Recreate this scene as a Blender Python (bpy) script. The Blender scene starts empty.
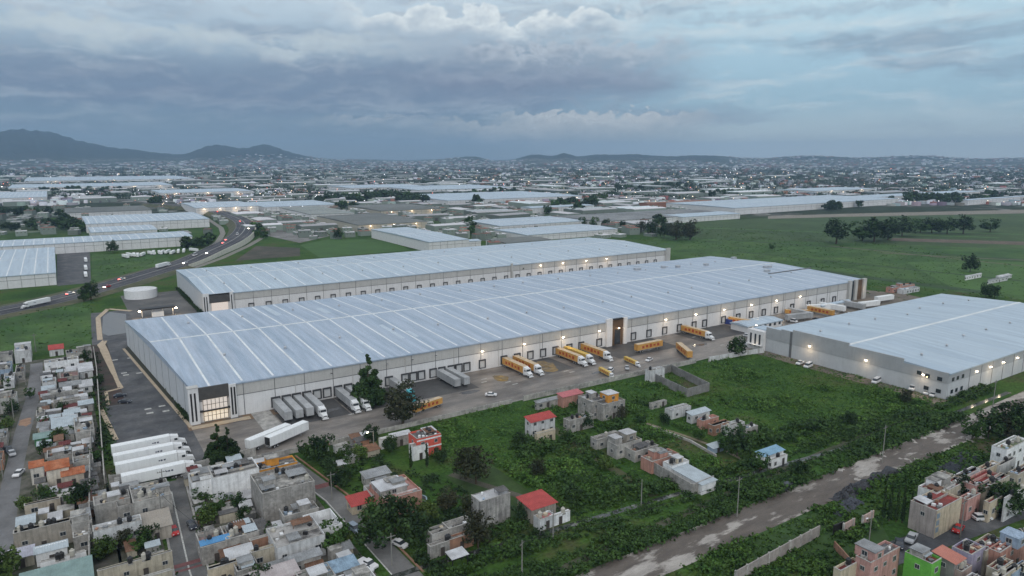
import bpy, math, random
import numpy as np
R = math.radians
# ------------------------------------------------------------------ camera
# World frame: X runs along the long warehouse walls, Y across them, Z up, metres.
scene = bpy.context.scene
F, H = 700.0, 90.0
PIT = math.atan(131 / F)
HEAD = R(33)
cam_d = bpy.data.cameras.new('camera'); cam = bpy.data.objects.new('camera', cam_d)
scene.collection.objects.link(cam)
cam_d.sensor_width = 36; cam_d.lens = 36 * F / 1024
cam_d.clip_start = 1; cam_d.clip_end = 60000
cam.location = (0, 0, H); cam.rotation_euler = (R(90) - PIT, 0, -HEAD)
scene.camera = cam
scene.render.resolution_x = 1024; scene.render.resolution_y = 576
scene.view_settings.view_transform = 'Standard'; scene.view_settings.look = 'None'
scene.view_settings.exposure = 0.0; scene.view_settings.gamma = 1
scene.cycles.use_denoising = True
scene.cycles.max_bounces = 4; scene.cycles.diffuse_bounces = 2; scene.cycles.glossy_bounces = 2
scene.cycles.transmission_bounces = 2; scene.cycles.volume_bounces = 0
scene.cycles.transparent_max_bounces = 4
scene.cycles.use_light_tree = True
scene.cycles.use_adaptive_sampling = True; scene.cycles.adaptive_threshold = .02; scene.cycles.adaptive_min_samples = 16

# ------------------------------------------------------------------ world: dusk sky with broken cloud
W = bpy.data.worlds.new('World'); scene.world = W; W.use_nodes = True
nt = W.node_tree; nt.nodes.clear()
def nd(t, nt_=None, **k):
    n = (nt_ or nt).nodes.new(t)
    for a, b in k.items(): setattr(n, a, b)
    return n
class X:                                    # tiny algebra on sockets
    def __init__(s, v): s.v = v
    def _m(s, op, *o):
        n = nd('ShaderNodeMath', operation=op)
        for i, q in enumerate((s,) + o):
            q = q.v if isinstance(q, X) else q
            if isinstance(q, (int, float)): n.inputs[i].default_value = q
            else: nt.links.new(q, n.inputs[i])
        return X(n.outputs[0])
    def __add__(s, o): return s._m('ADD', o)
    def __sub__(s, o): return s._m('SUBTRACT', o)
    def __mul__(s, o): return s._m('MULTIPLY', o)
    def __truediv__(s, o): return s._m('DIVIDE', o)
def sstep(a, b, x):
    n = nd('ShaderNodeMapRange', interpolation_type='SMOOTHSTEP'); n.clamp = True
    nt.links.new(x.v, n.inputs[0]); n.inputs[1].default_value = a; n.inputs[2].default_value = b
    return X(n.outputs[0])
def noise(x, y, z=0.0, scale=1, detail=6, rough=.55, dist=0.0):
    c = nd('ShaderNodeCombineXYZ')
    for i, q in enumerate((x, y, z)):
        if isinstance(q, X): nt.links.new(q.v, c.inputs[i])
        else: c.inputs[i].default_value = q
    n = nd('ShaderNodeTexNoise'); nt.links.new(c.outputs[0], n.inputs['Vector'])
    n.inputs['Scale'].default_value = scale; n.inputs['Detail'].default_value = detail
    n.inputs['Roughness'].default_value = rough; n.inputs['Distortion'].default_value = dist
    return X(n.outputs['Fac'])
def lin(c): return tuple(((v / 255) / 12.92 if v / 255 <= .04045 else ((v / 255 + .055) / 1.055) ** 2.4) for v in c)
def mixc(f, a, b):
    n = nd('ShaderNodeMix', data_type='RGBA'); nt.links.new(f.v, n.inputs[0])
    for i, q in ((6, a), (7, b)):
        if isinstance(q, tuple): n.inputs[i].default_value = q + (1,)
        else: nt.links.new(q, n.inputs[i])
    return n.outputs[2]
SKY_STR = 0.1
def sc(c, k=1): return tuple(v / SKY_STR * k for v in lin(c))
SUN_EL, SUN_AZ = R(30), R(205)      # diffuse evening light from behind the camera
tc = nd('ShaderNodeTexCoord'); sep = nd('ShaderNodeSeparateXYZ'); nt.links.new(tc.outputs['Generated'], sep.inputs[0])
dx, dy, dz = (X(sep.outputs[i]) for i in range(3))
el = X(dz.v)._m('ARCSINE') * (180 / math.pi)
az = dx._m('ARCTAN2', dy) * (180 / math.pi) - math.degrees(HEAD)     # 0 = where the camera looks
right = sstep(-4, 16, az + (noise(el * .3, az * .08, 3.) - .5) * 10)
def ramp(x, stops):
    n = nd('ShaderNodeValToRGB'); e = n.color_ramp.elements
    e[0].position = stops[0][0] / 90; e[0].color = sc(stops[0][1], SKY_STR) + (1,)
    e[1].position = stops[-1][0] / 90; e[1].color = sc(stops[-1][1], SKY_STR) + (1,)
    for p, c in stops[1:-1]:
        q = e.new(p / 90); q.color = sc(c, SKY_STR) + (1,)
    nt.links.new((x / 90).v, n.inputs[0]); 
    g = nd('ShaderNodeVectorMath', operation='SCALE'); nt.links.new(n.outputs[0], g.inputs[0]); g.inputs[3].default_value = 1 / SKY_STR
    return g.outputs[0]
L_ = ramp(el, [(0, (92, 112, 132)), (1.5, (88, 110, 134)), (4, (94, 116, 140)), (6.5, (122, 140, 158)), (9, (158, 176, 189)), (13, (192, 206, 214)), (30, (212, 217, 222)), (80, (255, 255, 255))])
R_ = ramp(el, [(0, (176, 186, 190)), (1.5, (168, 182, 188)), (4, (139, 169, 185)), (7, (154, 184, 199)), (10, (173, 199, 210)), (14, (198, 212, 218)), (30, (212, 217, 222)), (80, (255, 255, 255))])
col = mixc(right, L_, R_)
sky = nd('ShaderNodeTexSky', sky_type='NISHITA'); sky.sun_disc = False
sky.sun_elevation = SUN_EL; sky.sun_rotation = SUN_AZ; sky.altitude = 2000
fz = nd('ShaderNodeValue'); fz.outputs[0].default_value = 0.08
col = mixc(X(fz.outputs[0]), col, sky.outputs[0])                    # clear air showing faintly through the cloud
wz = noise(az * .3, el * .6, 61.0, detail=3)
wx = az + (wz - .5) * 4         # wind-torn coordinates
wy = el + (wz - .5) * 1.6
s1 = noise(wx * .06, wy * .40, 1.7, detail=6, rough=.58)
s2 = noise(wx * .15, wy * .85, 8.1, detail=6, rough=.62)
s3 = noise(wx * .5, wy * 1.1, 18.1, detail=5, rough=.62)
fade = sstep(0.3, 3, el)
col = mixc(sstep(.46, .66, s1) * fade * .5, col, sc((112, 128, 150)))
col = mixc(sstep(.48, .68, s2) * sstep(1, 5, el) * .5, col, sc((196, 206, 211)))
col = mixc(sstep(.52, .72, s3) * sstep(5, 9, el) * .35, col, sc((210, 217, 220)))
# long storm band over the left and middle
wob = (noise(az * .06, 0.0, 4.4, detail=4) - .5) * 2.4
bl = sstep(2.8, 4.8, wy + wob) * (sstep(6.4, 8.8, wy + wob - az * .03) * -1 + 1) * (sstep(0, 18, wx) * -1 + 1)
col = mixc(bl * (s2 * 1.1 + .1) * .85, col, sc((102, 117, 142)))
col = mixc(sstep(.47, .68, s3) * fade * .42 * (sstep(8, 20, az) * -1 + 1), col, sc((140, 153, 168)))
col = mixc(sstep(.52, .70, s1) * sstep(1.5, 4, el) * sstep(4, 14, az) * .5, col, sc((134, 152, 168)))
def field(fr, seed):
    lump = nd('ShaderNodeTexVoronoi'); lump.feature = 'F1'; lump.inputs['Scale'].default_value = 1
    cv = nd('ShaderNodeCombineXYZ'); nt.links.new((wx * fr * 1.1).v, cv.inputs[0]); nt.links.new((wy * fr * 1.5 + seed).v, cv.inputs[1]); nt.links.new(cv.outputs[0], lump.inputs['Vector'])
    return (X(lump.outputs['Distance']), noise(az * fr * 2.6, el * fr * 4, seed + 5, detail=5, rough=.6), noise(az * fr * 2.2, el * fr * 4.2, seed + 9, detail=5, rough=.62))
big = noise(az * .15, el * .05, 2.0, detail=2)
FA, FB = field(.42, 21.3), field(.85, 2.2)
def bank(e0, amp, a0, a1, soft, thick, c, k, fld, under=None):
    """a row of heaped cloud: crisp lumpy top, fading downwards to a darker base"""
    global col
    lump, fine, tex = fld
    top = (big - .5) * (amp * 2.4) - lump * (amp * 1.3) + (fine - .5) * (amp * 1.2) + (e0 + amp * .5)
    d = top - el
    win = sstep(a0 - 3, a0 + 3, az) * (sstep(a1 - 4, a1 + 4, az) * -1 + 1)
    body = sstep(0, soft, d) * (sstep(soft, thick, d) * -1 + 1)
    if under: col = mixc(X((sstep(0, soft * 2, d) * (sstep(thick * .6, thick * 2, d) * -1 + 1) * win * .6).v), col, sc(under))
    col = mixc(X((body * win * (tex * 1.5 + .1) * k).v)._m('MINIMUM', 1.0), col, sc(c))
bank(9.4, 1.2, -36, -8, .5, 2.0, (178, 190, 196), .75, FA)
bank(11.4, 1.4, -12, 9, .3, 2.2, (208, 216, 219), .95, FA, (150, 164, 178))
bank(9.2, 1.2, -4, 13, .4, 2.2, (172, 182, 192), .8, FB, (128, 141, 158))
bank(7.0, .9, -8, 12, .5, 1.4, (142, 154, 170), .6, FA, (112, 124, 146))
bank(10.9, .6, 12, 34, .7, 1.2, (146, 164, 180), .55, FB)
bank(9.8, .5, 10, 34, .6, 1.2, (190, 204, 211), .5, FA)
bank(3.9, 1.0, 0, 14, .22, 2.6, (178, 184, 188), 1.0, FB, (136, 146, 154))
bank(2.9, .8, -6, 8, .25, 1.9, (160, 168, 174), .9, FB)
bank(3.4, .6, -15, -7, .25, 1.0, (150, 160, 170), .8, FB)
zen = nd('ShaderNodeVectorMath', operation='SCALE'); nt.links.new(col, zen.inputs[0]); nt.links.new((sstep(16, 60, el) * .14 + 1.24).v, zen.inputs[3]); col = zen.outputs[0]
bg = nd('ShaderNodeBackground'); nt.links.new(col, bg.inputs[0]); bg.inputs[1].default_value = SKY_STR
wo = nd('ShaderNodeOutputWorld'); nt.links.new(bg.outputs[0], wo.inputs[0])
W.cycles.sampling_method = 'AUTOMATIC' if hasattr(W, 'cycles') else None
sun_d = bpy.data.lights.new('sun', 'SUN'); sun_d.energy = 1.0; sun_d.angle = R(30); sun_d.color = (1, .96, .9)
sun = bpy.data.objects.new('sun', sun_d); scene.collection.objects.link(sun)
sun.rotation_euler = (R(90) - SUN_EL, 0, math.pi - SUN_AZ)

# ------------------------------------------------------------------ helpers
rnd = random.Random(7); rng = np.random.default_rng(7)
COL = scene.collection
def at(px, py, z=0.0):
    """ground point under a pixel of the photograph, for a surface z metres up"""
    x = (px - 512) / F; y = (288 - py) / F
    a, b, c = x, math.cos(PIT) + y * math.sin(PIT), -math.sin(PIT) + y * math.cos(PIT)
    t = (z - H) / c; a *= t; b *= t
    return a * math.cos(HEAD) + b * math.sin(HEAD), -a * math.sin(HEAD) + b * math.cos(HEAD)
class MB:
    def __init__(s): s.v = []; s.f = []; s.m = []; s.cm = 0
    def mat(s, i): s.cm = i; return s
    def add(s, vs, fs):
        b = len(s.v); s.v += [tuple(p) for p in vs]; s.f += [tuple(b + i for i in f) for f in fs]; s.m += [s.cm] * len(fs); return s
    def box(s, x0, y0, z0, x1, y1, z1):
        return s.add([(x0,y0,z0),(x1,y0,z0),(x1,y1,z0),(x0,y1,z0),(x0,y0,z1),(x1,y0,z1),(x1,y1,z1),(x0,y1,z1)],
                     [(3,2,1,0),(4,5,6,7),(0,1,5,4),(1,2,6,5),(2,3,7,6),(3,0,4,7)])
    def prism(s, pts, z0, z1):
        n = len(pts)
        return s.add([(x,y,z0) for x,y in pts] + [(x,y,z1) for x,y in pts],
                     [tuple(range(n-1,-1,-1)), tuple(range(n,2*n))] + [(i,(i+1)%n,n+(i+1)%n,n+i) for i in range(n)])
    def face(s, *p): return s.add(p, [tuple(range(len(p)))])
    def profile(s, pts, y0, y1):             # pts in XZ extruded along Y
        n = len(pts)
        return s.add([(x,y0,z) for x,z in pts] + [(x,y1,z) for x,z in pts],
                     [tuple(range(n)), tuple(range(2*n-1,n-1,-1))] + [((i+1)%n,i,n+i,n+(i+1)%n) for i in range(n)])
    def cyl(s, cx, cy, z0, z1, r0, r1=None, n=12):
        r1 = r0 if r1 is None else r1
        vs = [(cx+r0*math.cos(2*math.pi*i/n), cy+r0*math.sin(2*math.pi*i/n), z0) for i in range(n)] + \
             [(cx+r1*math.cos(2*math.pi*i/n), cy+r1*math.sin(2*math.pi*i/n), z1) for i in range(n)]
        return s.add(vs, [tuple(range(n-1,-1,-1)), tuple(range(n,2*n))] + [(i,(i+1)%n,n+(i+1)%n,n+i) for i in range(n)])
    def tube(s, p, q, r0, r1=None, n=6):
        r1 = r0 if r1 is None else r1
        p = np.array(p, float); q = np.array(q, float); d = q - p; d /= (np.linalg.norm(d) + 1e-9)
        a = np.cross(d, (0,0,1) if abs(d[2]) < .9 else (1,0,0)); a /= np.linalg.norm(a); b = np.cross(d, a)
        vs = [tuple(c + r*(a*math.cos(2*math.pi*i/n) + b*math.sin(2*math.pi*i/n))) for c, r in ((p,r0),(q,r1)) for i in range(n)]
        return s.add(vs, [tuple(range(n)), tuple(range(2*n-1,n-1,-1))] + [((i+1)%n,i,n+i,n+(i+1)%n) for i in range(n)])
    def mesh(s, name, mats):
        me = bpy.data.meshes.new(name); me.from_pydata(s.v, [], s.f)
        for m in (mats if isinstance(mats, (list, tuple)) else [mats]): me.materials.append(m)
        if any(s.m): me.polygons.foreach_set('material_index', s.m)
        me.update(); return me
    def build(s, name, mats, parent=None, loc=None):
        return place(name, s.mesh(name, mats), parent, loc)
def place(name, me, parent=None, loc=None, rot=None):
    o = bpy.data.objects.new(name, me); COL.objects.link(o)
    if parent: o.parent = parent
    if loc: o.location = loc
    if rot is not None: o.rotation_euler = (0, 0, rot)
    return o
def tag(o, label=None, cat=None, group=None, kind=None):
    if label: o['label'] = label
    if cat: o['category'] = cat
    if group: o['group'] = group
    if kind: o['kind'] = kind
    return o
def thing(name, label, cat, loc=(0,0,0), rz=0, group=None):
    o = bpy.data.objects.new(name, None); COL.objects.link(o); o.empty_display_size = .5
    o.location = loc; o.rotation_euler = (0,0,rz); return tag(o, label, cat, group)
def template(o):
    """a thing with its parts and sub-parts, ready to be copied"""
    return (o, [template(c) for c in o.children])
def inst(t, loc=None, rz=None, label=None, group=None, scale=None, parent=None, first=False):
    src, ch = t
    if first: c = src
    else:
        c = src.copy(); COL.objects.link(c); c.parent = parent
        for k in ch: inst(k, parent=c)
    if loc is not None: c.location = loc
    if rz is not None: c.rotation_euler = (0, 0, rz)
    if scale is not None: c.scale = scale if isinstance(scale, tuple) else (scale,)*3
    if label: c['label'] = label
    if group: c['group'] = group
    return c


# ------------------------------------------------------------------ materials
MC = {}
def mat(key, c, rough=.85, var=.3, scale=.5, metal=0.0, streak=0.0, c2=None, thr=(.4,.65), bump=0.0, bscale=None, objrand=.0, vec=(1,1,1), spec=.3, detail=5):
    """procedural paint/stone/metal: two-scale noise on the base colour, optional second colour in patches, vertical streaks"""
    if key in MC: return MC[key]
    m = bpy.data.materials.new(key); m.use_nodes = True; t = m.node_tree; N = t.nodes; Lk = t.links
    b = N['Principled BSDF']; b.inputs['Roughness'].default_value = rough; b.inputs['Metallic'].default_value = metal
    b.inputs['Specular IOR Level'].default_value = spec
    g = N.new('ShaderNodeNewGeometry'); mp = N.new('ShaderNodeMapping'); mp.inputs['Scale'].default_value = vec
    Lk.new(g.outputs['Position'], mp.inputs[0])
    def nz(s, det=detail, v=mp.outputs[0]):
        n = N.new('ShaderNodeTexNoise'); n.inputs['Scale'].default_value = s; n.inputs['Detail'].default_value = det; n.inputs['Roughness'].default_value = .62
        Lk.new(v, n.inputs['Vector']); return n.outputs['Fac']
    def mr(f, a, b_, lo, hi):
        n = N.new('ShaderNodeMapRange'); Lk.new(f, n.inputs[0]); n.inputs[1].default_value = a; n.inputs[2].default_value = b_; n.inputs[3].default_value = lo; n.inputs[4].default_value = hi
        return n.outputs[0]
    def mx(f, a, b_, mode='MIX'):
        n = N.new('ShaderNodeMix'); n.data_type = 'RGBA'; n.blend_type = mode
        if isinstance(f, float): n.inputs[0].default_value = f
        else: Lk.new(f, n.inputs[0])
        for i, q in ((6,a),(7,b_)):
            if isinstance(q, tuple): n.inputs[i].default_value = q + (1,) if len(q) == 3 else q
            else: Lk.new(q, n.inputs[i])
        return n.outputs[2]
    base = c
    if c2: base = mx(mr(nz(scale*.35), thr[0], thr[1], 0, 1), c, c2)
    val = mr(nz(scale), .25, .75, 1-var, 1+var)
    val2 = mr(nz(scale*6), .25, .75, 1-var*.5, 1+var*.5)
    def mul(a, b_):
        n = N.new('ShaderNodeMath'); n.operation = 'MULTIPLY'; Lk.new(a, n.inputs[0])
        if isinstance(b_, float): n.inputs[1].default_value = b_
        else: Lk.new(b_, n.inputs[1])
        return n.outputs[0]
    v = mul(val, val2)
    if streak:
        m2 = N.new('ShaderNodeMapping'); m2.inputs['Scale'].default_value = (1.6,1.6,.12); Lk.new(g.outputs['Position'], m2.inputs[0])
        v = mul(v, mr(nz(1.0, 4, m2.outputs[0]), .45, .75, 1, 1-streak))
    if objrand:
        oi = N.new('ShaderNodeObjectInfo'); v = mul(v, mr(oi.outputs['Random'], 0, 1, 1-objrand, 1+objrand))
    sc_ = N.new('ShaderNodeVectorMath'); sc_.operation = 'SCALE'
    if isinstance(base, tuple): sc_.inputs[0].default_value = base
    else: Lk.new(base, sc_.inputs[0])
    Lk.new(v, sc_.inputs[3]); Lk.new(sc_.outputs[0], b.inputs['Base Color'])
    if bump:
        bp = N.new('ShaderNodeBump'); bp.inputs['Distance'].default_value = bump; bp.inputs['Strength'].default_value = 1
        Lk.new(nz(bscale or scale*3), bp.inputs['Height']); Lk.new(bp.outputs[0], b.inputs['Normal'])
    MC[key] = m; return m
def emis(key, c, s):
    if key in MC: return MC[key]
    m = bpy.data.materials.new(key); m.use_nodes = True; b = m.node_tree.nodes['Principled BSDF']
    b.inputs['Base Color'].default_value = (.8,.8,.8,1); b.inputs['Emission Color'].default_value = c + (1,); b.inputs['Emission Strength'].default_value = s
    MC[key] = m; return m
def paint(rgb, **k):
    """wall paint from an albedo triple"""
    a = dict(rough=.9, var=.22, scale=.7, streak=.42); a.update(k)
    return mat('paint_%d_%d_%d' % tuple(int(c*100) for c in rgb), rgb, **a)
def leafmat(key, c, c2, rand=.45):
    m = bpy.data.materials.new(key); m.use_nodes = True; t = m.node_tree; N = t.nodes; Lk = t.links
    b = N['Principled BSDF']; b.inputs['Roughness'].default_value = .75; b.inputs['Specular IOR Level'].default_value = .2
    g = N.new('ShaderNodeNewGeometry'); n = N.new('ShaderNodeTexNoise'); n.inputs['Scale'].default_value = .22; n.inputs['Detail'].default_value = 3
    Lk.new(g.outputs['Position'], n.inputs['Vector'])
    mr = N.new('ShaderNodeMapRange'); Lk.new(n.outputs['Fac'], mr.inputs[0]); mr.inputs[1].default_value = .35; mr.inputs[2].default_value = .65
    mx = N.new('ShaderNodeMix'); mx.data_type = 'RGBA'; Lk.new(mr.outputs[0], mx.inputs[0]); mx.inputs[6].default_value = c + (1,); mx.inputs[7].default_value = c2 + (1,)
    m2 = N.new('ShaderNodeMapRange'); Lk.new(g.outputs['Random Per Island'], m2.inputs[0]); m2.inputs[3].default_value = 1-rand; m2.inputs[4].default_value = 1+rand
    oi = N.new('ShaderNodeObjectInfo'); m3 = N.new('ShaderNodeMapRange'); Lk.new(oi.outputs['Random'], m3.inputs[0]); m3.inputs[3].default_value = .75; m3.inputs[4].default_value = 1.3
    mu = N.new('ShaderNodeMath'); mu.operation = 'MULTIPLY'; Lk.new(m2.outputs[0], mu.inputs[0]); Lk.new(m3.outputs[0], mu.inputs[1])
    s = N.new('ShaderNodeVectorMath'); s.operation = 'SCALE'; Lk.new(mx.outputs[2], s.inputs[0]); Lk.new(mu.outputs[0], s.inputs[3]); Lk.new(s.outputs[0], b.inputs['Base Color'])
    MC[key] = m; return m
G1 = leafmat('leaf_green', (.026,.060,.014), (.050,.098,.022))
G2 = leafmat('leaf_dark', (.015,.034,.012), (.034,.064,.018), .6)
G3 = leafmat('leaf_brown', (.044,.044,.024), (.030,.040,.018))
G4 = leafmat('leaf_bright', (.048,.088,.020), (.080,.115,.030))
G5 = leafmat('weed', (.030,.074,.014), (.062,.118,.022), .5)
BARK = mat('bark', (.07,.055,.04), var=.3, scale=3)
CONC = mat('concrete', (.44,.425,.40), var=.3, scale=.8, c2=(.25,.245,.235), streak=.3)
CONCD = mat('concrete_dark', (.16,.155,.15), var=.35, scale=.9, c2=(.10,.10,.10), streak=.3)
ROOFC = mat('roof_concrete', (.33,.32,.30), var=.45, scale=.8, c2=(.13,.125,.12), thr=(.45,.6))
BLOCK = mat('block_wall', (.36,.345,.325), var=.3, scale=1.4, streak=.4, c2=(.24,.23,.215))
STEEL = mat('steel', (.45,.46,.48), rough=.45, metal=.5, var=.15)
DARK = mat('dark', (.02,.02,.022), rough=.5, var=.2)
GLASS = mat('glass', (.035,.042,.05), rough=.12, var=.2, spec=.6)
WHITE = mat('white', (.70,.71,.72), rough=.5, var=.07, streak=.1)
BLACKP = mat('black_plastic', (.03,.03,.032), rough=.4, var=.2)
RUBBER = mat('rubber', (.025,.025,.025), rough=.85, var=.2)
ASPH = mat('asphalt', (.085,.084,.084), rough=.8, var=.3, scale=.12, c2=(.14,.135,.13), thr=(.42,.62), detail=8)
ASPHD = mat('asphalt_dark', (.058,.060,.067), rough=.75, var=.4, scale=.25, c2=(.115,.115,.118), detail=8)
YARD = mat('yard_concrete', (.215,.192,.172), rough=.45, var=.42, scale=.16, c2=(.115,.104,.096), thr=(.42,.60), detail=10, vec=(.45,1.4,1))
DIRT = mat('dirt', (.13,.10,.075), rough=.95, var=.3, scale=.25, c2=(.085,.07,.055), detail=8)
CURB = mat('curb', (.42,.34,.25), var=.2, scale=.5)
def winlit(): return emis('lit_window', (1,.62,.28), 1.6)

# ------------------------------------------------------------------ terrain and sky-line hills
def ridge_noise(x, y):
    g = np.random.default_rng(4); tab = g.random((64,64)); t = 0; am = 0
    for s_, k in ((1500,1),(620,.6),(260,.35),(120,.18)):
        X_ = ((x+60000)/s_) % 64; Y_ = ((y+60000)/s_) % 64; i = np.asarray(X_).astype(int) % 64; j = np.asarray(Y_).astype(int) % 64; fx = X_-i; fy = Y_-j; fx = fx*fx*(3-2*fx); fy = fy*fy*(3-2*fy)
        v = (tab[i,j]*(1-fx)+tab[(i+1)%64,j]*fx)*(1-fy)+(tab[i,(j+1)%64]*(1-fx)+tab[(i+1)%64,(j+1)%64]*fx)*fy
        t = t + k*(1-abs(2*v-1)); am += k
    return t/am
def hfun(x, y):
    """height of far ground; azimuth a (deg, 0 = camera axis), distance d"""
    d = np.hypot(x, y); a = np.degrees(np.arctan2(x, y)) - 33
    def g(a0, s, d0, ds, h): return h * np.exp(-((a-a0)/s)**2 - ((d-d0)/ds)**2)
    z = g(-33.5,3.6,9800,1500,235) + g(-40,6,9500,1500,260) + g(-28.5,3.0,9900,1500,110)
    z = z + g(-22.7,1.5,9600,1300,120) + g(-19.0,1.5,9800,1300,82) + g(-16.4,2,9700,1300,40) + g(-20.8,4.2,9500,1300,110)
    z = z + g(-3.6,1.5,9000,1200,50) + g(-2.6,.8,9000,1200,25) + g(2.0,1.6,9000,1200,75) + g(4.2,.8,8800,1200,75) + g(6.2,1.8,8600,1200,70) + g(9.5,2.5,8600,1200,60) + g(13.5,3.5,8600,1200,55) + g(20,7,8900,1200,35) + g(30,9,9500,1500,45)
    rip = np.sin(a*2.3+d*.0011)*np.sin(a*5.1+1.3)+.6*np.sin(a*9.7+d*.002)
    z = z * (1 + .04*rip + .22*(ridge_noise(x, y)-.5))
    z = z + np.clip((d-5500)/4000,0,1)*40*(1+.3*np.sin(a*.9))
    return z
# ------------------------------------------------------------------ the ground
def ground_mat():
    m = bpy.data.materials.new('ground_mat'); m.use_nodes = True; t = m.node_tree; N = t.nodes; Lk = t.links
    b = N['Principled BSDF']; b.inputs['Roughness'].default_value = .95; b.inputs['Specular IOR Level'].default_value = .1
    g = N.new('ShaderNodeNewGeometry')
    def nz(s, d=6):
        n = N.new('ShaderNodeTexNoise'); n.inputs['Scale'].default_value = s; n.inputs['Detail'].default_value = d; n.inputs['Roughness'].default_value = .62; Lk.new(g.outputs['Position'], n.inputs['Vector']); return n.outputs['Fac']
    def rmp(f, stops):
        n = N.new('ShaderNodeValToRGB'); e = n.color_ramp.elements
        e[0].position, e[0].color = stops[0][0], stops[0][1] + (1,); e[1].position, e[1].color = stops[-1][0], stops[-1][1] + (1,)
        for p, c in stops[1:-1]: q = e.new(p); q.color = c + (1,)
        Lk.new(f, n.inputs[0]); return n.outputs[0]
    def mx(f, a, b_, mode='MIX'):
        n = N.new('ShaderNodeMix'); n.data_type = 'RGBA'; n.blend_type = mode
        if isinstance(f, float): n.inputs[0].default_value = f
        else: Lk.new(f, n.inputs[0])
        Lk.new(a, n.inputs[6]); Lk.new(b_, n.inputs[7]); return n.outputs[2]
    near = rmp(nz(.035, 9), [(.3, (.024,.054,.013)), (.45, (.036,.082,.018)), (.54, (.050,.098,.020)), (.62, (.062,.082,.028)), (.70, (.085,.074,.046))])
    fine = rmp(nz(.9, 4), [(.3, (.55,.55,.55)), (.7, (1.35,1.35,1.3))])
    near = mx(1.0, near, fine, 'MULTIPLY')
    # urban fabric: roof-sized cells of grey, pale, brown and green, where single roofs are smaller than one can see
    vo = N.new('ShaderNodeTexVoronoi'); vo.inputs['Scale'].default_value = .045; Lk.new(g.outputs['Position'], vo.inputs['Vector'])
    sx = N.new('ShaderNodeSeparateColor'); Lk.new(vo.outputs['Color'], sx.inputs[0])
    city = rmp(sx.outputs[0], [(.0, (.022,.034,.020)), (.40, (.04,.05,.032)), (.5, (.10,.10,.10)), (.8, (.17,.165,.16)), (.95, (.36,.36,.36))])
    patch = rmp(nz(.0035, 5), [(.46, (.022,.036,.022)), (.56, (1,1,1))])
    sep = N.new('ShaderNodeSeparateColor'); Lk.new(patch, sep.inputs[0])
    wood = rmp(nz(.05, 5), [(.35, (.016,.028,.018)), (.65, (.04,.055,.03))])
    city = mx(sep.outputs[0], wood, city)
    ln = N.new('ShaderNodeVectorMath'); ln.operation = 'LENGTH'; Lk.new(g.outputs['Position'], ln.inputs[0])
    mr = N.new('ShaderNodeMapRange'); Lk.new(ln.outputs['Value'], mr.inputs[0]); mr.inputs[1].default_value = 950; mr.inputs[2].default_value = 1200
    # high slopes are scrub, not town
    sz = N.new('ShaderNodeSeparateXYZ'); Lk.new(g.outputs['Position'], sz.inputs[0])
    mz = N.new('ShaderNodeMapRange'); Lk.new(sz.outputs[2], mz.inputs[0]); mz.inputs[1].default_value = 55; mz.inputs[2].default_value = 95
    scrub = rmp(nz(.004, 6), [(.35, (.010,.017,.015)), (.65, (.026,.032,.026))])
    city = mx(mz.outputs[0], city, scrub)
    c = mx(mr.outputs[0], near, city)
    Lk.new(c, b.inputs['Base Color'])
    bp = N.new('ShaderNodeBump'); bp.inputs['Distance'].default_value = .5; Lk.new(nz(.5, 5), bp.inputs['Height']); Lk.new(bp.outputs[0], b.inputs['Normal'])
    return m
GM = ground_mat()
def terrain():
    na, nd_ = 520, 150
    A_ = np.radians(np.linspace(33-62, 33+62, na)); D_ = np.concatenate([np.linspace(20, 5000, 20), np.linspace(5200, 14500, nd_-20)])
    aa, dd = np.meshgrid(A_, D_); x = dd*np.sin(aa); y = dd*np.cos(aa); z = hfun(x, y) - .02
    z[dd < 5000] = -.02
    v = np.stack([x, y, z], -1).reshape(-1, 3)
    f = []
    for j in range(nd_-1):
        for i in range(na-1):
            a = j*na+i; f.append((a, a+1, a+na+1, a+na))
    me = bpy.data.meshes.new('ground'); me.from_pydata(v.tolist(), [], f); me.materials.append(GM)
    me.polygons.foreach_set('use_smooth', [True]*len(f)); me.update()
    tag(place('ground', me), kind='structure')
terrain()
def sheet(name, pts, z, m, kind='structure'):
    o = MB().face(*[(x, y, z) for x, y in pts]).build(name, m); tag(o, kind=kind); return o
def rect(name, u0, v0, u1, v1, z, m): return sheet(name, [(u0,v0),(u1,v0),(u1,v1),(u0,v1)], z, m)
def pxs(l, z=0): return [at(x, y, z) for x, y in l]
FIELD = mat('field_green', (.030,.078,.014), rough=.95, var=.45, scale=.05, c2=(.060,.112,.028), detail=8, bump=.3, bscale=.8)
FIELDD = mat('field_dull', (.050,.070,.026), rough=.95, var=.3, scale=.04, c2=(.075,.075,.035), detail=8)
LAWN = mat('lawn', (.036,.066,.017), rough=.95, var=.35, scale=.2, c2=(.030,.055,.016), detail=7)
# near terrain aprons
rect('ground', -60, -40, 600, 20, -.03, GM)
sheet('field', pxs([(690,216),(1023,246),(1100,252),(1100,300),(1024,300),(880,283),(700,262),(640,248)]), .03, FIELD)
sheet('field', pxs([(570,232),(700,222),(830,214),(960,212),(1100,214),(1100,252),(760,240)]), .06, mat('field_mid', (.034,.066,.020), rough=.95, var=.35, scale=.02, c2=(.05,.085,.026), detail=8))
sheet('field', pxs([(905,262),(1100,262),(1100,300),(960,292)]), .12, mat('field_bright', (.050,.112,.020), var=.2, scale=.05))
sheet('field', pxs([(300,245),(330,239),(390,240),(410,250),(320,258)]), .1, mat('field_vivid', (.038,.095,.016), var=.2, scale=.05))
sheet('field', pxs([(0,318),(90,296),(92,345),(30,352),(0,352)]), .04, FIELD)
sheet('field', pxs([(92,254),(165,254),(172,262),(150,270),(100,282),(92,278)]), .04, FIELD)
sheet('dirt_patch', pxs([(893,238),(1100,244),(1100,248),(990,244),(890,241)]), .14, DIRT)
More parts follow.
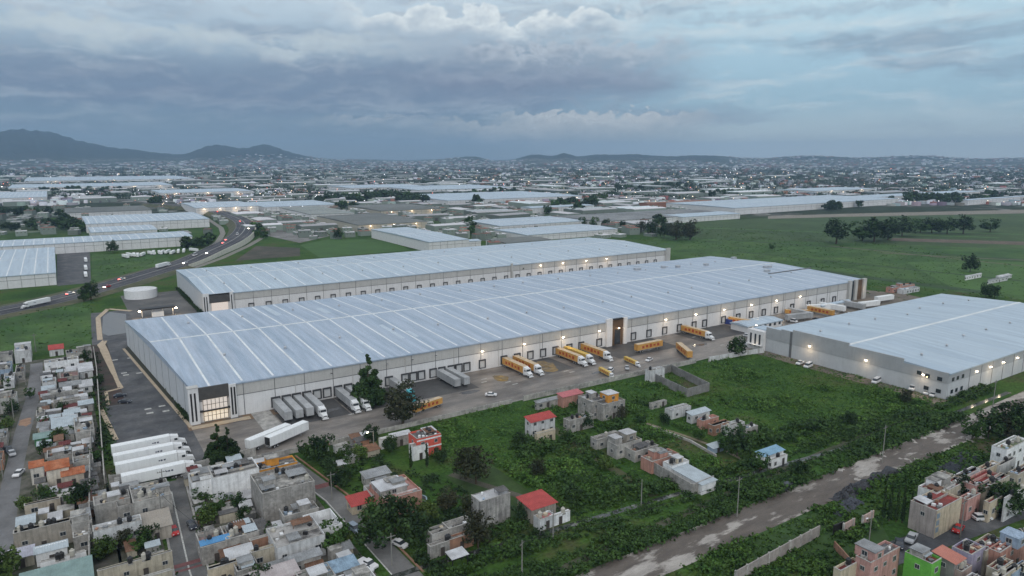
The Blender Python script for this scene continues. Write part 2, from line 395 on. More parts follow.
sheet('dirt_patch', pxs([(865,290),(905,294),(960,306),(880,330),(840,340),(820,330)]), .05, mat('bare_earth', (.17,.14,.11), var=.35, scale=.15, c2=(.10,.09,.075), detail=8))
sheet('dirt_patch', pxs([(768,216),(840,214),(1100,208),(1100,212),(840,217),(768,219)]), .18, mat('pale_track', (.20,.18,.15), var=.2, scale=.05))
sheet('dirt_patch', pxs([(256,246),(300,248),(300,256),(235,261)]), .1, mat('dark_scrub_earth', (.045,.045,.03), var=.4, scale=.1, c2=(.08,.065,.05)))
sheet('truck_park', pxs([(240,216),(300,212),(330,236),(300,243),(268,236)]), .08, mat('truck_park_gravel', (.21,.205,.20), var=.4, scale=.06, c2=(.12,.115,.11)))
# yard surfaces
rect('yard', 8, 214, 31, 470, .006, ASPHD)
rect('yard', 31, 209, 272, 250, .010, YARD)
rect('yard', 272, 206, 440, 250, .014, YARD)
rect('yard', 31, 378, 440, 427, .008, YARD)
rect('yard', 30, 427, 67, 520, .012, ASPH)
SOILV = mat('verge_soil', (.035,.036,.025), var=.3, scale=.5)
sheet('verge', [(21,372),(30.5,249),(33,249),(24,378)], .03, SOILV)
rect('dirt_patch', 5.5, 286, 14.5, 388, .03, mat('red_soil', (.060,.038,.034), var=.4, scale=.3, c2=(.035,.04,.028)))
rect('verge', 64, 428, 66.4, 530, .03, SOILV)
for a_ in ((-19.9,150,4.6,372),(-60,180,-20,352),(4,120,13.4,214),(21,120,51,213),(60,60,60,60)):
    if a_[0]!=a_[2]: rect('bare_ground', *a_, .008, mat('settlement_earth', (.135,.125,.11), var=.4, scale=.35, c2=(.055,.06,.038), thr=(.40,.56), detail=8))
def kerb(name, pts, w=.5, h=.15, m=None, z=0):
    mb = MB()
    for (x0,y0),(x1,y1) in zip(pts, pts[1:]):
        L = math.hypot(x1-x0, y1-y0); nx, ny = -(y1-y0)/L*w/2, (x1-x0)/L*w/2
        mb.prism([(x0-nx,y0-ny),(x1-nx,y1-ny),(x1+nx,y1+ny),(x0+nx,y0+ny)][::1], z, z+h)
    o = mb.build(name, m or CURB); tag(o, kind='structure'); return o
sheet('pavement', pxs([(97,345),(103,340),(109,352),(121,386),(118,388),(104,355)]), .05, CURB)
kerb('kerb', pxs([(106,341),(101,350),(112,372),(122,388)]), 1.1)
kerb('kerb', pxs([(122,388),(106,392),(108,405)]), 1.2)
kerb('kerb', pxs([(99,405),(116,440)]), 1.5)
kerb('kerb', [(20.5,372),(31,247)], 1.1)
kerb('kerb', [(31,246),(50,246)], 3.0, .12, CURB)
kerb('kerb', [(20,209),(272,209)], .5, .2, mat('kerb_grey', (.3,.29,.28)))
rect('dirt_patch', 30, 244, 62, 249.6, .02, mat('ochre_earth', (.20,.13,.08), var=.3, scale=.3, c2=(.14,.11,.085)))
# dock aprons: darker worn concrete bays, each its own strip
DOCKM = mat('dock_apron', (.055,.054,.056), rough=.65, var=.35, scale=.12, c2=(.09,.088,.085), detail=8)
for u0,u1 in ((58,81),(81.5,97),(101,134),(167,182),(208,246),(262,300)): rect('dock_apron', u0, 230, u1, 249.9, .018, DOCKM)
rect('dock_ramp', 51, 228, 57.5, 249.9, .025, CONC)
# spilled sand-coloured stains and worn lines on the yard
def blob(px, py, rx, ry, seed):
    cx, cy = at(px, py); r = random.Random(seed)
    return [(cx+rx*math.cos(a)*r.uniform(.6,1.1), cy+ry*math.sin(a)*r.uniform(.6,1.1)) for a in [i*2*math.pi/14 for i in range(14)]]
ST = mat('yellow_stain', (.26,.17,.06), var=.5, scale=.5, c2=(.15,.13,.10), thr=(.4,.6))
for i,(x,y,a,b) in enumerate([(501,378,3.5,5),(550,369,5,5),(545,364,4,6),(700,318,4,3),(735,302,3,4)]): sheet('stain', blob(x,y,a,b,i), .022, ST)
WL = mat('worn_line', (.42,.42,.40), var=.45, scale=1.5)
for i,(x,y) in enumerate([(484,379),(508,382),(515,384),(566,371),(572,372),(484,382),(722,345),(694,337),(640,346),(655,347),(352,414),(360,411),(395,402)]):
    u,v = at(x,y); rect('road_marking', u-1.3, v-.35, u+1.3, v+.35, .024, WL)
for i,(x,y) in enumerate([(124,373),(139,373),(126,375),(115,360),(130,358),(148,409),(162,406),(150,413),(166,411)]):
    u,v = at(x,y); rect('road_marking', u-1.1, v-.8, u+1.1, v+.8, .024, WL)
for k in range(6):
    rect('road_marking', 34+k*.0, 250-0-4, 34.1, 246.2, .0241+k*.0005, WL) if False else None
PUD = mat('wet_patch', (.10,.10,.105), rough=.12, var=.2, scale=.5, spec=.5)
for i,(x,y,a,b) in enumerate([(645,350,6,2),(470,392,5,2),(330,410,6,2),(235,420,5,3),(700,345,6,2.5),(600,372,5,1.5),(400,398,6,1.6)]): sheet('puddle', blob(x,y,a,b,40+i), .028, PUD)
rect('dirt_patch', 266.5, 121, 274.2, 203, .03, MC['bare_earth'])
sheet('yard', pxs([(57,252),(90,252),(91,283),(57,286)]), .07, ASPHD)
# streets of the settlement
STR = mat('street_concrete', (.17,.168,.165), var=.25, scale=.2, c2=(.115,.112,.11), detail=8)
def ribbon(name, pts, w, z, m, tilt=None):
    """flat road along 3-D points"""
    L=[];Rr=[]
    n=len(pts)
    for i,(x,y) in enumerate(pts):
        a=pts[max(i-1,0)]; b=pts[min(i+1,n-1)]; l=math.hypot(b[0]-a[0],b[1]-a[1]); nx,ny=-(b[1]-a[1])/l,(b[0]-a[0])/l
        zz = z[i] if isinstance(z,(list,tuple)) else z
        L.append((x+nx*w/2,y+ny*w/2,zz)); Rr.append((x-nx*w/2,y-ny*w/2,zz))
    mb=MB(); mb.add(L+Rr,[(n+i,n+i+1,i+1,i) for i in range(n-1)])
    return tag(mb.build(name,m),kind='structure')
ribbon('street', [(-21,100),(-18.6,193),(-18.2,232),(-16.6,275),(-14.6,310),(-13.9,352),(-14,366)], 4.5, .012, mat('street_worn', (.165,.165,.17), var=.25, scale=.15, c2=(.12,.12,.122), detail=8))
ribbon('street', [(17,120),(17,157),(19.5,207)], 6.2, .012, mat('street_tar', (.10,.10,.102), var=.3, scale=.3, c2=(.14,.138,.135)))
ribbon('street', [(59,80),(56.5,130),(55,172),(49,212)], 5.6, .016, STR)
sheet('dirt_patch', blob(25,422,2.2,5,91), .020, mat('brick_dust', (.30,.19,.13), var=.3))
ribbon('road_marking', [(16.6,120),(16.8,157),(18.8,200)], .35, .02, WL)
ribbon('road_marking', [(55.6,110),(53.8,130),(52.6,172),(50.2,188)], .3, .022, WL)
RB = mat('red_band', (.16,.07,.07), var=.3, scale=1)
rect('road_marking', 13.9, 159.4, 20.3, 161, .026, RB); rect('road_marking', 13.9, 157.4, 20.3, 158.3, .026, RB)
ribbon('road_marking', [(52.5,181),(58.5,181)], 2.6, .026, RB)
kerb('kerb', [(13.6,120),(13.7,157),(16.2,207)], .5, .15, mat('kerb_grey', (.3,.29,.28))); kerb('kerb', [(20.5,120),(20.5,157),(22.9,203)], .5, .15, MC['kerb_grey'])
kerb('kerb', [(60,128),(58.6,172),(54,205)], .5, .2, mat('kerb_brick', (.26,.15,.10)))
# dirt road, track and canal on the right
DR = mat('dirt_road', (.115,.098,.086), rough=.75, var=.3, scale=.34, c2=(.33,.305,.28), thr=(.52,.57), detail=9, vec=(.42,1.2,1))  # pale patches: concrete dust and sky reflected in puddles, both put into the colour
rect('dirt_road', 60, 98.4, 262, 109.0, .02, DR)
sheet('dirt_road', [(262,98),(330,103),(330,111),(262,109.5)], .02, DR)
ribbon('dirt_track', [(40,110),(92,113),(160,117),(230,120),(300,124)], 2.4, .02, mat('track_grass', (.075,.07,.05), var=.3, scale=.3, c2=(.045,.06,.028)))
WAT = mat('canal_water_mat', (.03,.035,.03), rough=.12, var=.3, scale=.8, c2=(.15,.15,.135), thr=(.56,.62), spec=.6)
ribbon('canal_water', [(30,131),(62,130),(92,127),(130,124),(165,120.5),(230,113.6),(304,113)], 1.8, .03, WAT)
ribbon('path', [(163,166),(166,150),(167.5,137),(166,121)], 1.3, .03, mat('footpath', (.19,.16,.11), var=.3))
ribbon('path', [(134,186),(130,150),(128,126)], 3.2, .02, mat('path_grass', (.07,.075,.035), var=.3, scale=.3))
ribbon('path', [(88,168),(92,158),(100,140),(104,131)], 2.4, .02, mat('mud_path', (.10,.09,.07), var=.3, scale=.3, c2=(.06,.06,.04)))
rect('lawn', 86, 136, 101, 168, .015, LAWN)
sheet('lawn', pxs([(720,450),(752,470),(740,474),(712,466)]), .03, mat('lawn_yellow', (.085,.10,.028), var=.3, scale=.3, c2=(.05,.08,.02)))
sheet('street', [(140,74),(156,79.5),(230,69),(330,60),(330,52),(230,62),(156,72)], .02, ASPHD)
sheet('lawn', pxs([(770,520),(870,505),(890,540),(840,560),(760,576),(700,600)]), .015, mat('lawn_deep', (.030,.066,.014), var=.3, scale=.2))
# storm-water pond and its concrete rim at the far-left corner of the yard
sheet('pond', pxs([(102,333),(103,317),(110,312),(126,314),(127,333),(108,336)]), .06, mat('pond_liner', (.17,.18,.19), var=.1, rough=.6))
kerb('kerb', pxs([(100,340),(98,318),(108,309),(131,311)]), 2.4, .15, CURB)

for i,(a,b,w_,m_) in enumerate([((700,238),(1060,262),7,'mid'),((720,250),(1060,285),5,'mid'),((830,246),(1060,270),4,'track'),((880,253),(1060,262),5,'track'),((700,228),(1000,238),9,'bright'),((760,262),(980,292),12,'mid'),((820,228),(1060,236),10,'bright'),((690,258),(860,272),10,'bright')]):
    MM = {'mid': mat('field_rank', (.026,.055,.018), var=.35, scale=.08), 'track': mat('field_track', (.11,.10,.065), var=.35, scale=.15), 'bright': mat('field_lush', (.050,.108,.024), var=.35, scale=.04)}[m_]
    p_,q_ = at(*a), at(*b); ribbon('field_strip', [p_, ((p_[0]+q_[0])/2+rnd.uniform(-6,6),(p_[1]+q_[1])/2+rnd.uniform(-6,6)), q_], w_, .15+i*.01, MM)
# ------------------------------------------------------------------ the big warehouses
ROOFM = mat('roof_sheet', (.40,.465,.555), rough=.5, metal=.2, var=.15, scale=.42, c2=(.31,.385,.48), thr=(.42,.60), detail=8, vec=(1.8,.10,1), bump=.02, bscale=2)
ROOFP = mat('roof_sheet_pale', (.43,.51,.58), rough=.5, metal=.2, var=.14, scale=.42, c2=(.37,.45,.53), thr=(.42,.58), detail=8, vec=(1.8,.10,1))
SKYL = mat('skylight', (.66,.69,.71), rough=.5, var=.2, scale=.12)
RIDGE = mat('ridge', (.60,.63,.65), rough=.5, var=.15, scale=.1)
PANL = mat('panel_light', (.66,.66,.665), rough=.85, var=.07, scale=.3, streak=.12)
PANU = mat('panel_upper', (.46,.455,.44), rough=.85, var=.08, scale=.3, streak=.15)
PANG = mat('panel_grey', (.36,.375,.39), rough=.85, var=.08, scale=.3, streak=.1)
PANG2 = mat('panel_grey_low', (.49,.51,.53), rough=.85, var=.08, scale=.3, streak=.1)
JOINT = mat('joint', (.14,.145,.15), var=.1)
SEAL = mat('dock_seal', (.06,.06,.065), rough=.7, var=.2)
DOORL = mat('dock_leaf', (.50,.51,.52), rough=.6, var=.1)
BROWN = mat('entrance_cladding', (.10,.065,.04), rough=.5, var=.2)
LAMPM = emis('lamp_glow', (1,.82,.58), 30)
WARMG = emis('lit_glazing', (1,.66,.25), .3)
def lamp_light(name, parent, loc, e, r=.25, c=(1,.70,.40)):
    d = bpy.data.lights.new(name, 'POINT'); d.energy = e*1.15; d.shadow_soft_size = r; d.color = c
    o = bpy.data.objects.new(name, d); COL.objects.link(o); o.parent = parent; o.location = loc; return o
lamp_me = MB().box(-.28,-.55,-.12,.28,-.05,.12).mesh('wall_lamp', LAMPM)
lampb_me = MB().box(-.34,-.6,.125,.34,0,.22).mesh('lamp_hood', DARK)
off_me = MB().box(-.28,-.5,-.12,.28,-.05,.12).mesh('wall_lamp', WHITE)
def wall_lamp(root, u, v, z, face='S', lit=True, e=260, r=0):
    rz = {'S':0,'W':-math.pi/2}[face]
    l = place('wall_lamp', lamp_me if lit else off_me, root, (u,v,z), rz); place('lamp_hood', lampb_me, l)
    if lit:
        dx,dy = (0,-4.6) if face=='S' else (-3.0,0)
        lamp_light('lamp_light', root, (u+dx,v+dy,z-1.6), e*rnd.uniform(.6,1.2))
# dock door: black seal frame round a pale leaf, one unit mesh each
def dock_meshes():
    f = MB(); f.box(-1.65,-.5,1.0,-1.25,0,4.5); f.box(1.25,-.5,1.0,1.65,0,4.5); f.box(-1.65,-.55,4.1,1.65,0,4.6)
    f.box(-1.7,-.4,.75,1.7,0,1.0)
    return f.mesh('dock_door', SEAL), MB().box(-1.24,-.12,1.01,1.24,-.004,4.09).mesh('dock_leaf', DOORL)
dock_me, leaf_me = dock_meshes()
def dock(root, u, v):
    d = place('dock_door', dock_me, root, (u, v, 0)); place('dock_leaf', leaf_me, d)
def warehouse(name, label, u0, v0, u1, v1, he, ridge, hr, roofm, step=10.8, wall=(PANL, PANU), split=.62, strips=True, ridge_cap=True, group=None, west=None, strip_w=.8, joints=True, ub=None):
    ub = u0 if ub is None else ub
    def ul(v): return u0+(ub-u0)*(v-v0)/(v1-v0)
    r = thing(name, label, 'warehouse', (0,0,0), 0, group)
    zs = he*split
    w = MB(); w.prism([(u0,v0),(u1,v0),(u1,v1),(ub,v1)],0,zs).build('wall', wall[0], r)
    MB().prism([(u0-.03,v0-.03),(u1+.03,v0-.03),(u1+.03,v1+.03),(ub-.03,v1+.03)],zs,he-.02).build('wall_upper', wall[1], r)
    # roof: two shallow planes, edge flashing
    o = .5
    rb = MB(); rb.add([(u0-o,v0-o,he),(u1+o,v0-o,he),(u1+o,ridge,hr),(ul(ridge)-o,ridge,hr),(u1+o,v1+o,he),(ub-o,v1+o,he),
                       (u0-o,v0-o,he-.5),(u1+o,v0-o,he-.5),(u1+o,v1+o,he-.5),(ub-o,v1+o,he-.5)],
                      [(0,1,2,3),(3,2,4,5),(6,7,1,0),(8,9,5,4),(0,3,5,9,6),(7,8,4,2,1)])
    roof = rb.build('roof', roofm, r)
    def zr(v): return he+(hr-he)*((v-v0)/(ridge-v0) if v < ridge else (v1-v)/(v1-ridge))
    if ridge_cap: MB().add([(ul(ridge)-o,ridge-.9,hr-.01),(u1+o,ridge-.9,hr-.01),(u1+o,ridge+.9,hr-.01),(ul(ridge)-o,ridge+.9,hr-.01),(ul(ridge)-o,ridge,hr+.14),(u1+o,ridge,hr+.14)],
                           [(0,1,5,4),(4,5,2,3),(0,4,3),(1,2,5)]).build('ridge_cap', RIDGE, roof)
    if strips:
        n = 0; u = u0+step*.5
        mbs = {}
        sm = MB()
        for half in (0,1):
            a,b = (v0+1,ridge-1.2) if half==0 else (ridge+1.2,v1-1)
            me = MB().add([(-strip_w/2,a,zr(a)+.06),(strip_w/2,a,zr(a)+.06),(strip_w/2,b,zr(b)+.06),(-strip_w/2,b,zr(b)+.06)],[(0,1,2,3)]).mesh('skylight_strip', SKYL)
            u = u0+step*.5; k=0
            while u < u1-1 and k < 45:
                place('skylight_strip', me, roof, (u,0,0)); u += step; k += 1
    if joints:
        jm = MB().box(-.11,-.07,0,.11,0,he-.5).mesh('wall_joint', JOINT); u = u0+step*.5; k = 0
        while u < u1-2 and k < 60:
            place('wall_joint', jm, r, (u,v0-.03,0)); u += step; k += 1
        MB().box(u0,v0-.09,zs-.12,u1,v0-.035,zs+.10).build('wall_band', JOINT, r)
    return r, roof, zr
# --- main warehouse, centre
r1, rf1, z1 = warehouse('warehouse', 'longest central warehouse with pale ribbed roof and trucks backed up to docks along its front', 33, 250, 434, 378, 12.2, 318, 14.6, ROOFM, ub=23)
MB().prism([(32.6,250.1),(32.94,250.1),(22.94,377.9),(22.6,377.9)],0,11.7).build('gable_wall', PANG2, r1)
gj = MB().box(-.06,-.12,0,0,.12,11.6).mesh('wall_joint', JOINT)
for v in range(262,378,12): place('wall_joint', gj, r1, (32.6-10*(v-250)/128,v,0))
doors1 = [60,63.8,67.5,71.3,75.2,79,83.2,87.2,104,111,114.6,118.2,123.5,127.5,132,135.6,139.4,147,158,165,172,179,186,194,201,212,234,244.5,255.5,266,277,285,300,312,323,334,345,360,376,390,402]
for u in doors1: dock(r1, u, 249.97)
for u in (81,103.5,114.4,125): wall_lamp(r1, u, 249.9, 9.6, lit=False)
for u in (147,168.6,190.3,212,256,278,300,323,345,367,430): wall_lamp(r1, u, 249.9, 8.3, e=260)
# two-storey office corner at the left end
MB().box(31.2,248.9,0,34.4,251.5,12.94).build('office_wall', PANL, r1); MB().box(44.2,248.9,0,46.6,251.5,12.2).build('office_wall', PANL, r1)
MB().box(34.4,249.2,8.2,44.2,249.9,12.6).build('office_cladding', mat('slate_panel', (.075,.072,.07), var=.2), r1)
g = MB().box(35.6,249.3,4.4,43.6,249.85,8.1).build('office_glazing', emis('upper_glazing', (1,.55,.18), .16), r1)
g2 = MB().box(35.6,249.32,.5,43.6,249.86,4.0).build('office_glazing', WARMG, r1)
for par, z0, z1_ in ((g,4.4,8.1),(g2,.5,4.0)):
    m_ = MB()
    for k in range(7): m_.box(35.6+k*1.31,249.2,z0,35.72+k*1.31,249.29,z1_)
    m_.box(35.6,249.18,(z0+z1_)/2,43.72,249.195,(z0+z1_)/2+.12); m_.build('mullions', DARK, par)
MB().box(34.4,248.7,4.0,44.2,249.9,4.38).build('office_canopy', DARK, r1)
for u in (32.0,33.2,45.0,46.0): MB().box(u-.28,248.8,1.2,u+.28,248.89,11.2).build('slit_window', DARK, r1)
for v in (251.8,): MB().box(31.15,250.2,0,31.2,251.2,.1)
MB().box(30.9,248.6,12.95,34.6,251.8,13.15).build('office_parapet', PANU, r1)
lamp_light('lobby_light', r1, (39.6,246.6,3.0), 50, .8, (1,.72,.35))
# middle entrance
MB().box(215.8,248.6,0,219.2,250.0,13.6).build('portal_wall', PANL, r1); MB().box(226.6,248.6,0,228.8,250.0,13.2).build('portal_wall', PANL, r1)
MB().box(219.2,249.3,0,226.6,249.96,12.9).build('portal_cladding', BROWN, r1)
MB().box(221.2,249.2,.3,224.8,249.29,7.8).build('portal_glazing', GLASS, r1)
MB().box(220.1,248.3,12.9,225.9,249.95,13.3).build('portal_canopy', DARK, r1)
wall_lamp(r1, 223.6, 249.2, 8.4, e=380)
# right-end entrance tower
for a_,b_ in ((415.5,418.2),(421.8,424.6),(430.8,434.4)): MB().box(a_,248.3,0,b_,250.0,13.1).build('portal_wall', PANU, r1)
MB().box(424.6,249.2,0,430.8,249.96,12.8).build('portal_cladding', BROWN, r1)
MB().box(418.3,249.3,0,421.7,249.96,12.4).build('slit_window', GLASS, r1)
# roof plant
for u,v,w in ((330,352,5),(352,348,3),(362,344,3),(384,338,3),(408,306,7),(396,296,4),(430,352,4)):
    MB().box(u,v,z1(v)-.2,u+w,v+2.4,z1(v)+1.5).build('roof_unit', STEEL, rf1)
MB().box(392,291,z1(291)-.1,438,291.8,z1(291)+.55).build('gutter', JOINT, rf1)
# --- second long warehouse behind
r2, rf2, z2 = warehouse('warehouse', 'second long warehouse parallel behind the central one, lit docks facing the gap between them', 67, 427, 438, 536, 12, 484, 14, ROOFP, step=10.6)
MB().box(66.6,427.1,0,66.96,535.9,11.5).build('gable_wall', PANG2, r2)
for k in range(34): dock(r2, 92+k*10.0, 426.97)
for k,u in enumerate((303,324,347,368)): wall_lamp(r2, u, 426.9, 9.6, e=420)
MB().box(65.6,426.2,0,68.8,427,12.8).build('office_wall', PANL, r2); MB().box(80.2,426.2,0,82.0,427,12.6).build('office_wall', PANL, r2)
MB().box(68.8,426.5,7,80.2,426.9,12.2).build('office_cladding', mat('slate_panel', (.1,.1,.1)), r2)
MB().box(70,426.4,.5,79,426.9,6.9).build('office_glazing', emis('dim_glazing', (1,.55,.22), .22), r2)
for u in (66.3,67.6,81.1): MB().box(u-.28,426.1,1,u+.28,426.19,11).build('slit_window', DARK, r2)
MB().box(434,425.8,0,438.6,427,13.4).build('portal_wall', PANU, r2)
MB().box(276,425.6,0,277.4,427,13.2).build('portal_wall', PANU, r2)
for u in (108,118,128): MB().box(u,426.4,6.6,u+6,426.95,9).build('canopy', SEAL, r2) if False else None
# --- warehouse on the right
r3, rf3, z3 = warehouse('warehouse', 'broad grey warehouse on the right with stepped parapet and wall lights facing the meadow', 275, 122, 436, 203, 10.2, 163, 12.0, ROOFP, wall=(PANG2, PANG), strips=False, joints=False, split=.6)
# stepped parapet on the end wall
for v0,v1,h in ((122,139,9.6),(139,162,11.2),(162,189,12.3),(189,195,11.4),(195,203,10.8)):
    MB().box(274.35,v0,zs_ if (zs_:=6.15) else 0,274.95,v1-.01,h+.7).build('parapet', PANG, r3)
MB().box(274.45,122.1,0,274.94,202.9,6.1).build('end_wall', PANG2, r3)
MB().box(274.3,189,0,274.34,190.2,12).build('wall_joint', JOINT, r3)
for v in (180,154,131): wall_lamp(r3, 274.4, v, 7.6, 'W', e=330)
for u in (296,307.5,318.5,331,345,359,373): wall_lamp(r3, u, 121.9, 7.6, 'S', e=120 if u!=307.5 else 420)
jm3 = MB().box(-.1,-.07,0,.1,0,10).mesh('wall_joint', JOINT)
for k in range(16): place('wall_joint', jm3, r3, (291+k*9.4,121.97,0))
win_me = MB().box(-.9,-.06,-.75,.9,0,.75).mesh('window', GLASS)
for (v,z) in ((129.5,7.4),(125,7.4),(129.5,2.6),(125,2.6),(132.6,7.8)): place('window', win_me, r3, (274.3,v,z), -math.pi/2)
for (u,z) in ((278,7.4),(281.5,7.4),(285.5,7.4),(278,2.6),(281.5,2.6),(285.5,2.6)): place('window', win_me, r3, (u,121.94,z))
MB().box(272.6,203,0,284,212,9.2).build('annex_wall', PANL, r3)
for v in (204.6,207,209.6): MB().box(272.45,v,1.6,272.59,v+.9,7.6).build('slit_window', GLASS, r3)
lamp_light('portal_light', r3, (270.8,207.2,3.4), 50, .4, (1,.78,.5))
MB().box(271,203.6,2.4,272.59,211.4,2.7).build('canopy', WHITE, r3)
MB().box(276,203.5,9.21,283.5,211.5,9.5).build('annex_roof', ROOFP, r3)
# --- other industrial halls, from the photograph's roofs: (SW px, NE px, eave h)
def hall(label, sw, ne, h, roofm=ROOFP, wall=PANL, upper=None, rise=.8, strips=True, lamps=0, joints=True, name='warehouse', nodoor=False, wstep=None):
    u0,v0 = at(*sw, h); u1,v1 = at(*ne, h)
    u0,u1 = sorted((u0,u1)); v0,v1 = sorted((v0,v1))
    st = max(8, (u1-u0)/30)
    r, rf, z = warehouse(name, label, u0, v0, u1, v1, h, (v0+v1)/2, h+rise, roofm, step=wstep or st, wall=(wall, upper or wall), strips=strips, joints=joints, ridge_cap=strips)
    for k in range(lamps):
        u = u0+(k+.5)*(u1-u0)/lamps
        wall_lamp(r, u, v0-.1, h*.8, e=700)
    return r, (u0,v0,u1,v1)
GREYR = mat('roof_dull', (.15,.16,.155), rough=.8, var=.2, scale=.03, c2=(.11,.12,.115))
HALLS = []
def HL(*a, **k): HALLS.append(hall(*a, **k)[1])
HL('pale hall at the left edge just above the highway, beside a truck yard', (-60,281), (54,247), 9, wall=PANL)
HL('very long narrow warehouse with a white roof running in from the left edge', (-60,250), (183,231), 10)
HL('white-roofed warehouse with three bays standing behind the long narrow one', (86,224), (192,212), 11)
HL('short white warehouse tucked against the front of the three-bay one', (91,232.5), (150,224.5), 8)
HL('dull grey-roofed hall behind the white three-bay warehouse', (66,213), (143,205.5), 8, roofm=GREYR, strips=False)
HL('small white hall among trees near the left edge', (-40,199), (47,191), 10)
HL('white warehouse with blue-grey side wall beside the bright green field', (429,242), (407,227), 10, wall=PANL)
HL('low cream annex joined to the end of the white warehouse by the green field', (465,241.5), (474,239), 7, strips=False)
HL('dark grey flat-roofed factory behind the green field', (358.5,225), (378.5,213), 9, roofm=GREYR, wall=mat('cream_panel', (.45,.42,.36), var=.1), strips=False, lamps=3)
HL('dark grey flat-roofed factory farther back with lamps on its front', (381,211), (404,203.5), 9, roofm=GREYR, wall=MC['cream_panel'], strips=False, lamps=3)
HL('wide dull grey-roofed hall left of the dark flat-roofed factories', (311,214.5), (318,206), 8, roofm=mat('roof_greenish', (.24,.26,.25), var=.2, scale=.03), strips=False)
HL('pale blue-white hall behind the curve of the highway', (264,207), (312,200), 8, strips=False)
HL('pale hall with a lit front left of the highway bend', (196,208), (238,201), 11, lamps=4)
HL('long brown-red hall in front of the pale ones on the right', (648,203.5), (703,199.8), 9, roofm=mat('roof_rust', (.24,.12,.08), var=.2, scale=.03), wall=mat('rust_wall', (.26,.12,.08), var=.2), strips=False)
HL('bright red box-shaped building in the middle distance', (564,200.6), (577,199.7), 9, roofm=mat('roof_red', (.42,.04,.03), var=.15), wall=mat('red_wall', (.5,.05,.04), var=.15), strips=False, joints=False)
HL('pale hall between the red building and the tree line', (532,208), (582,204), 9, strips=False)
HL('wide low grey factory roofs behind the tree row', (600,221.5), (682,209), 8, roofm=mat('roof_mottled', (.22,.23,.235), var=.3, scale=.04, c2=(.15,.155,.16)), strips=False)
HL('pale blue roof over the workshops in front of the tree row', (527,235), (582,224), 7, roofm=ROOFP)
HL('small white hall at the edge of the big green fields', (683,217), (712,211), 8, strips=False)
HL('long white hall behind the fields right of the brown-red one', (735,208), (828,195), 11)
HL('longest pale hall stretching toward the right edge of the plain', (832,199.5), (956,190.5), 11, strips=False)
HL('white shed at the far right beyond the meadow trees', (968,200), (1060,193), 10, strips=False)
HL('small white hall with lights below the wooded ridge', (816,191), (838,187), 10, lamps=2, strips=False)
HL('long low pale hall in the middle distance left of the red one', (418,190), (470,184.5), 9, strips=False)
HL('pale hall crossing behind the long row of dark trees', (448,200.5), (520,191), 10, strips=False)
HL('white roof at the far left with a bright lit front', (8,188), (160,182), 11, strips=False, lamps=6)
HL('pale double hall farthest left in the middle distance', (24,181), (175,175.5), 11, strips=False, lamps=3)
HL('low pale hall behind the highway viaduct', (160,193), (236,188), 10, strips=False, lamps=3)
HL('pale roof left of the tree row in the middle distance', (350,188), (400,184), 10, strips=False)
HL('white workshop roof at the end of the tree row', (500,226), (548,216), 7)
HL('grey workshop roof nearest behind the second warehouse', (506,243), (530,236), 7, roofm=GREYR, strips=False)
# --- low buildings inside the yard
r, b = hall('single-storey flat-roofed guard building between the central and right warehouses', (748,326.5), (765,316), 3.6, roofm=ROOFP, strips=False, joints=False, name='yard_building')
for k in range(7): place('window', win_me, r, (b[0]+2+k*(b[2]-b[0]-4)/6, b[1]-.03, 2.2))
wall_lamp(r, b[0]+6, b[1]-.1, 3.6, e=200)
HL('long white-walled site fence building at the right end of the yard', (822,306), (846,300), 3.4, strips=False, joints=False, name='yard_building')
t = thing('water_tank', 'round white water tank beside the highway at the upper-left corner of the yard', 'water tank', (*at(141,297),0))
MB().cyl(0,0,0,5.4,9.5,n=32).build('tank_shell', WHITE, t); MB().cyl(0,0,5.4,6.2,9.6,1.0,n=32).build('tank_roof', mat('tank_top', (.6,.61,.62), var=.15), t)
MB().box(9.4,-.3,0,9.9,.3,5.6).build('ladder', STEEL, t)
u,v = at(158,316)
t = thing('gatehouse', 'small gatehouse with bright headlamp-like lights between the two long warehouses at their left end', 'gatehouse', (u,v,0))
MB().box(-9,-3,4.6,9,3,5.3).build('canopy', DARK, t)
for dx_ in (-8,-2.5,2.5,8): MB().box(dx_-.2,-.2,0,dx_+.2,.2,4.6).build('post', STEEL, t)
MB().box(-3,-1.6,0,3,1.6,2.8).build('booth', WHITE, t)
for dx_ in (-9.4,9.4):
    place('floodlight', MB().box(-.5,-.3,-.25,.5,.3,.25).mesh('floodlight', LAMPM), t, (dx_,-2.6,4.2)); lamp_light('lamp_light', t, (dx_,-4.5,3.4), 900, .3)

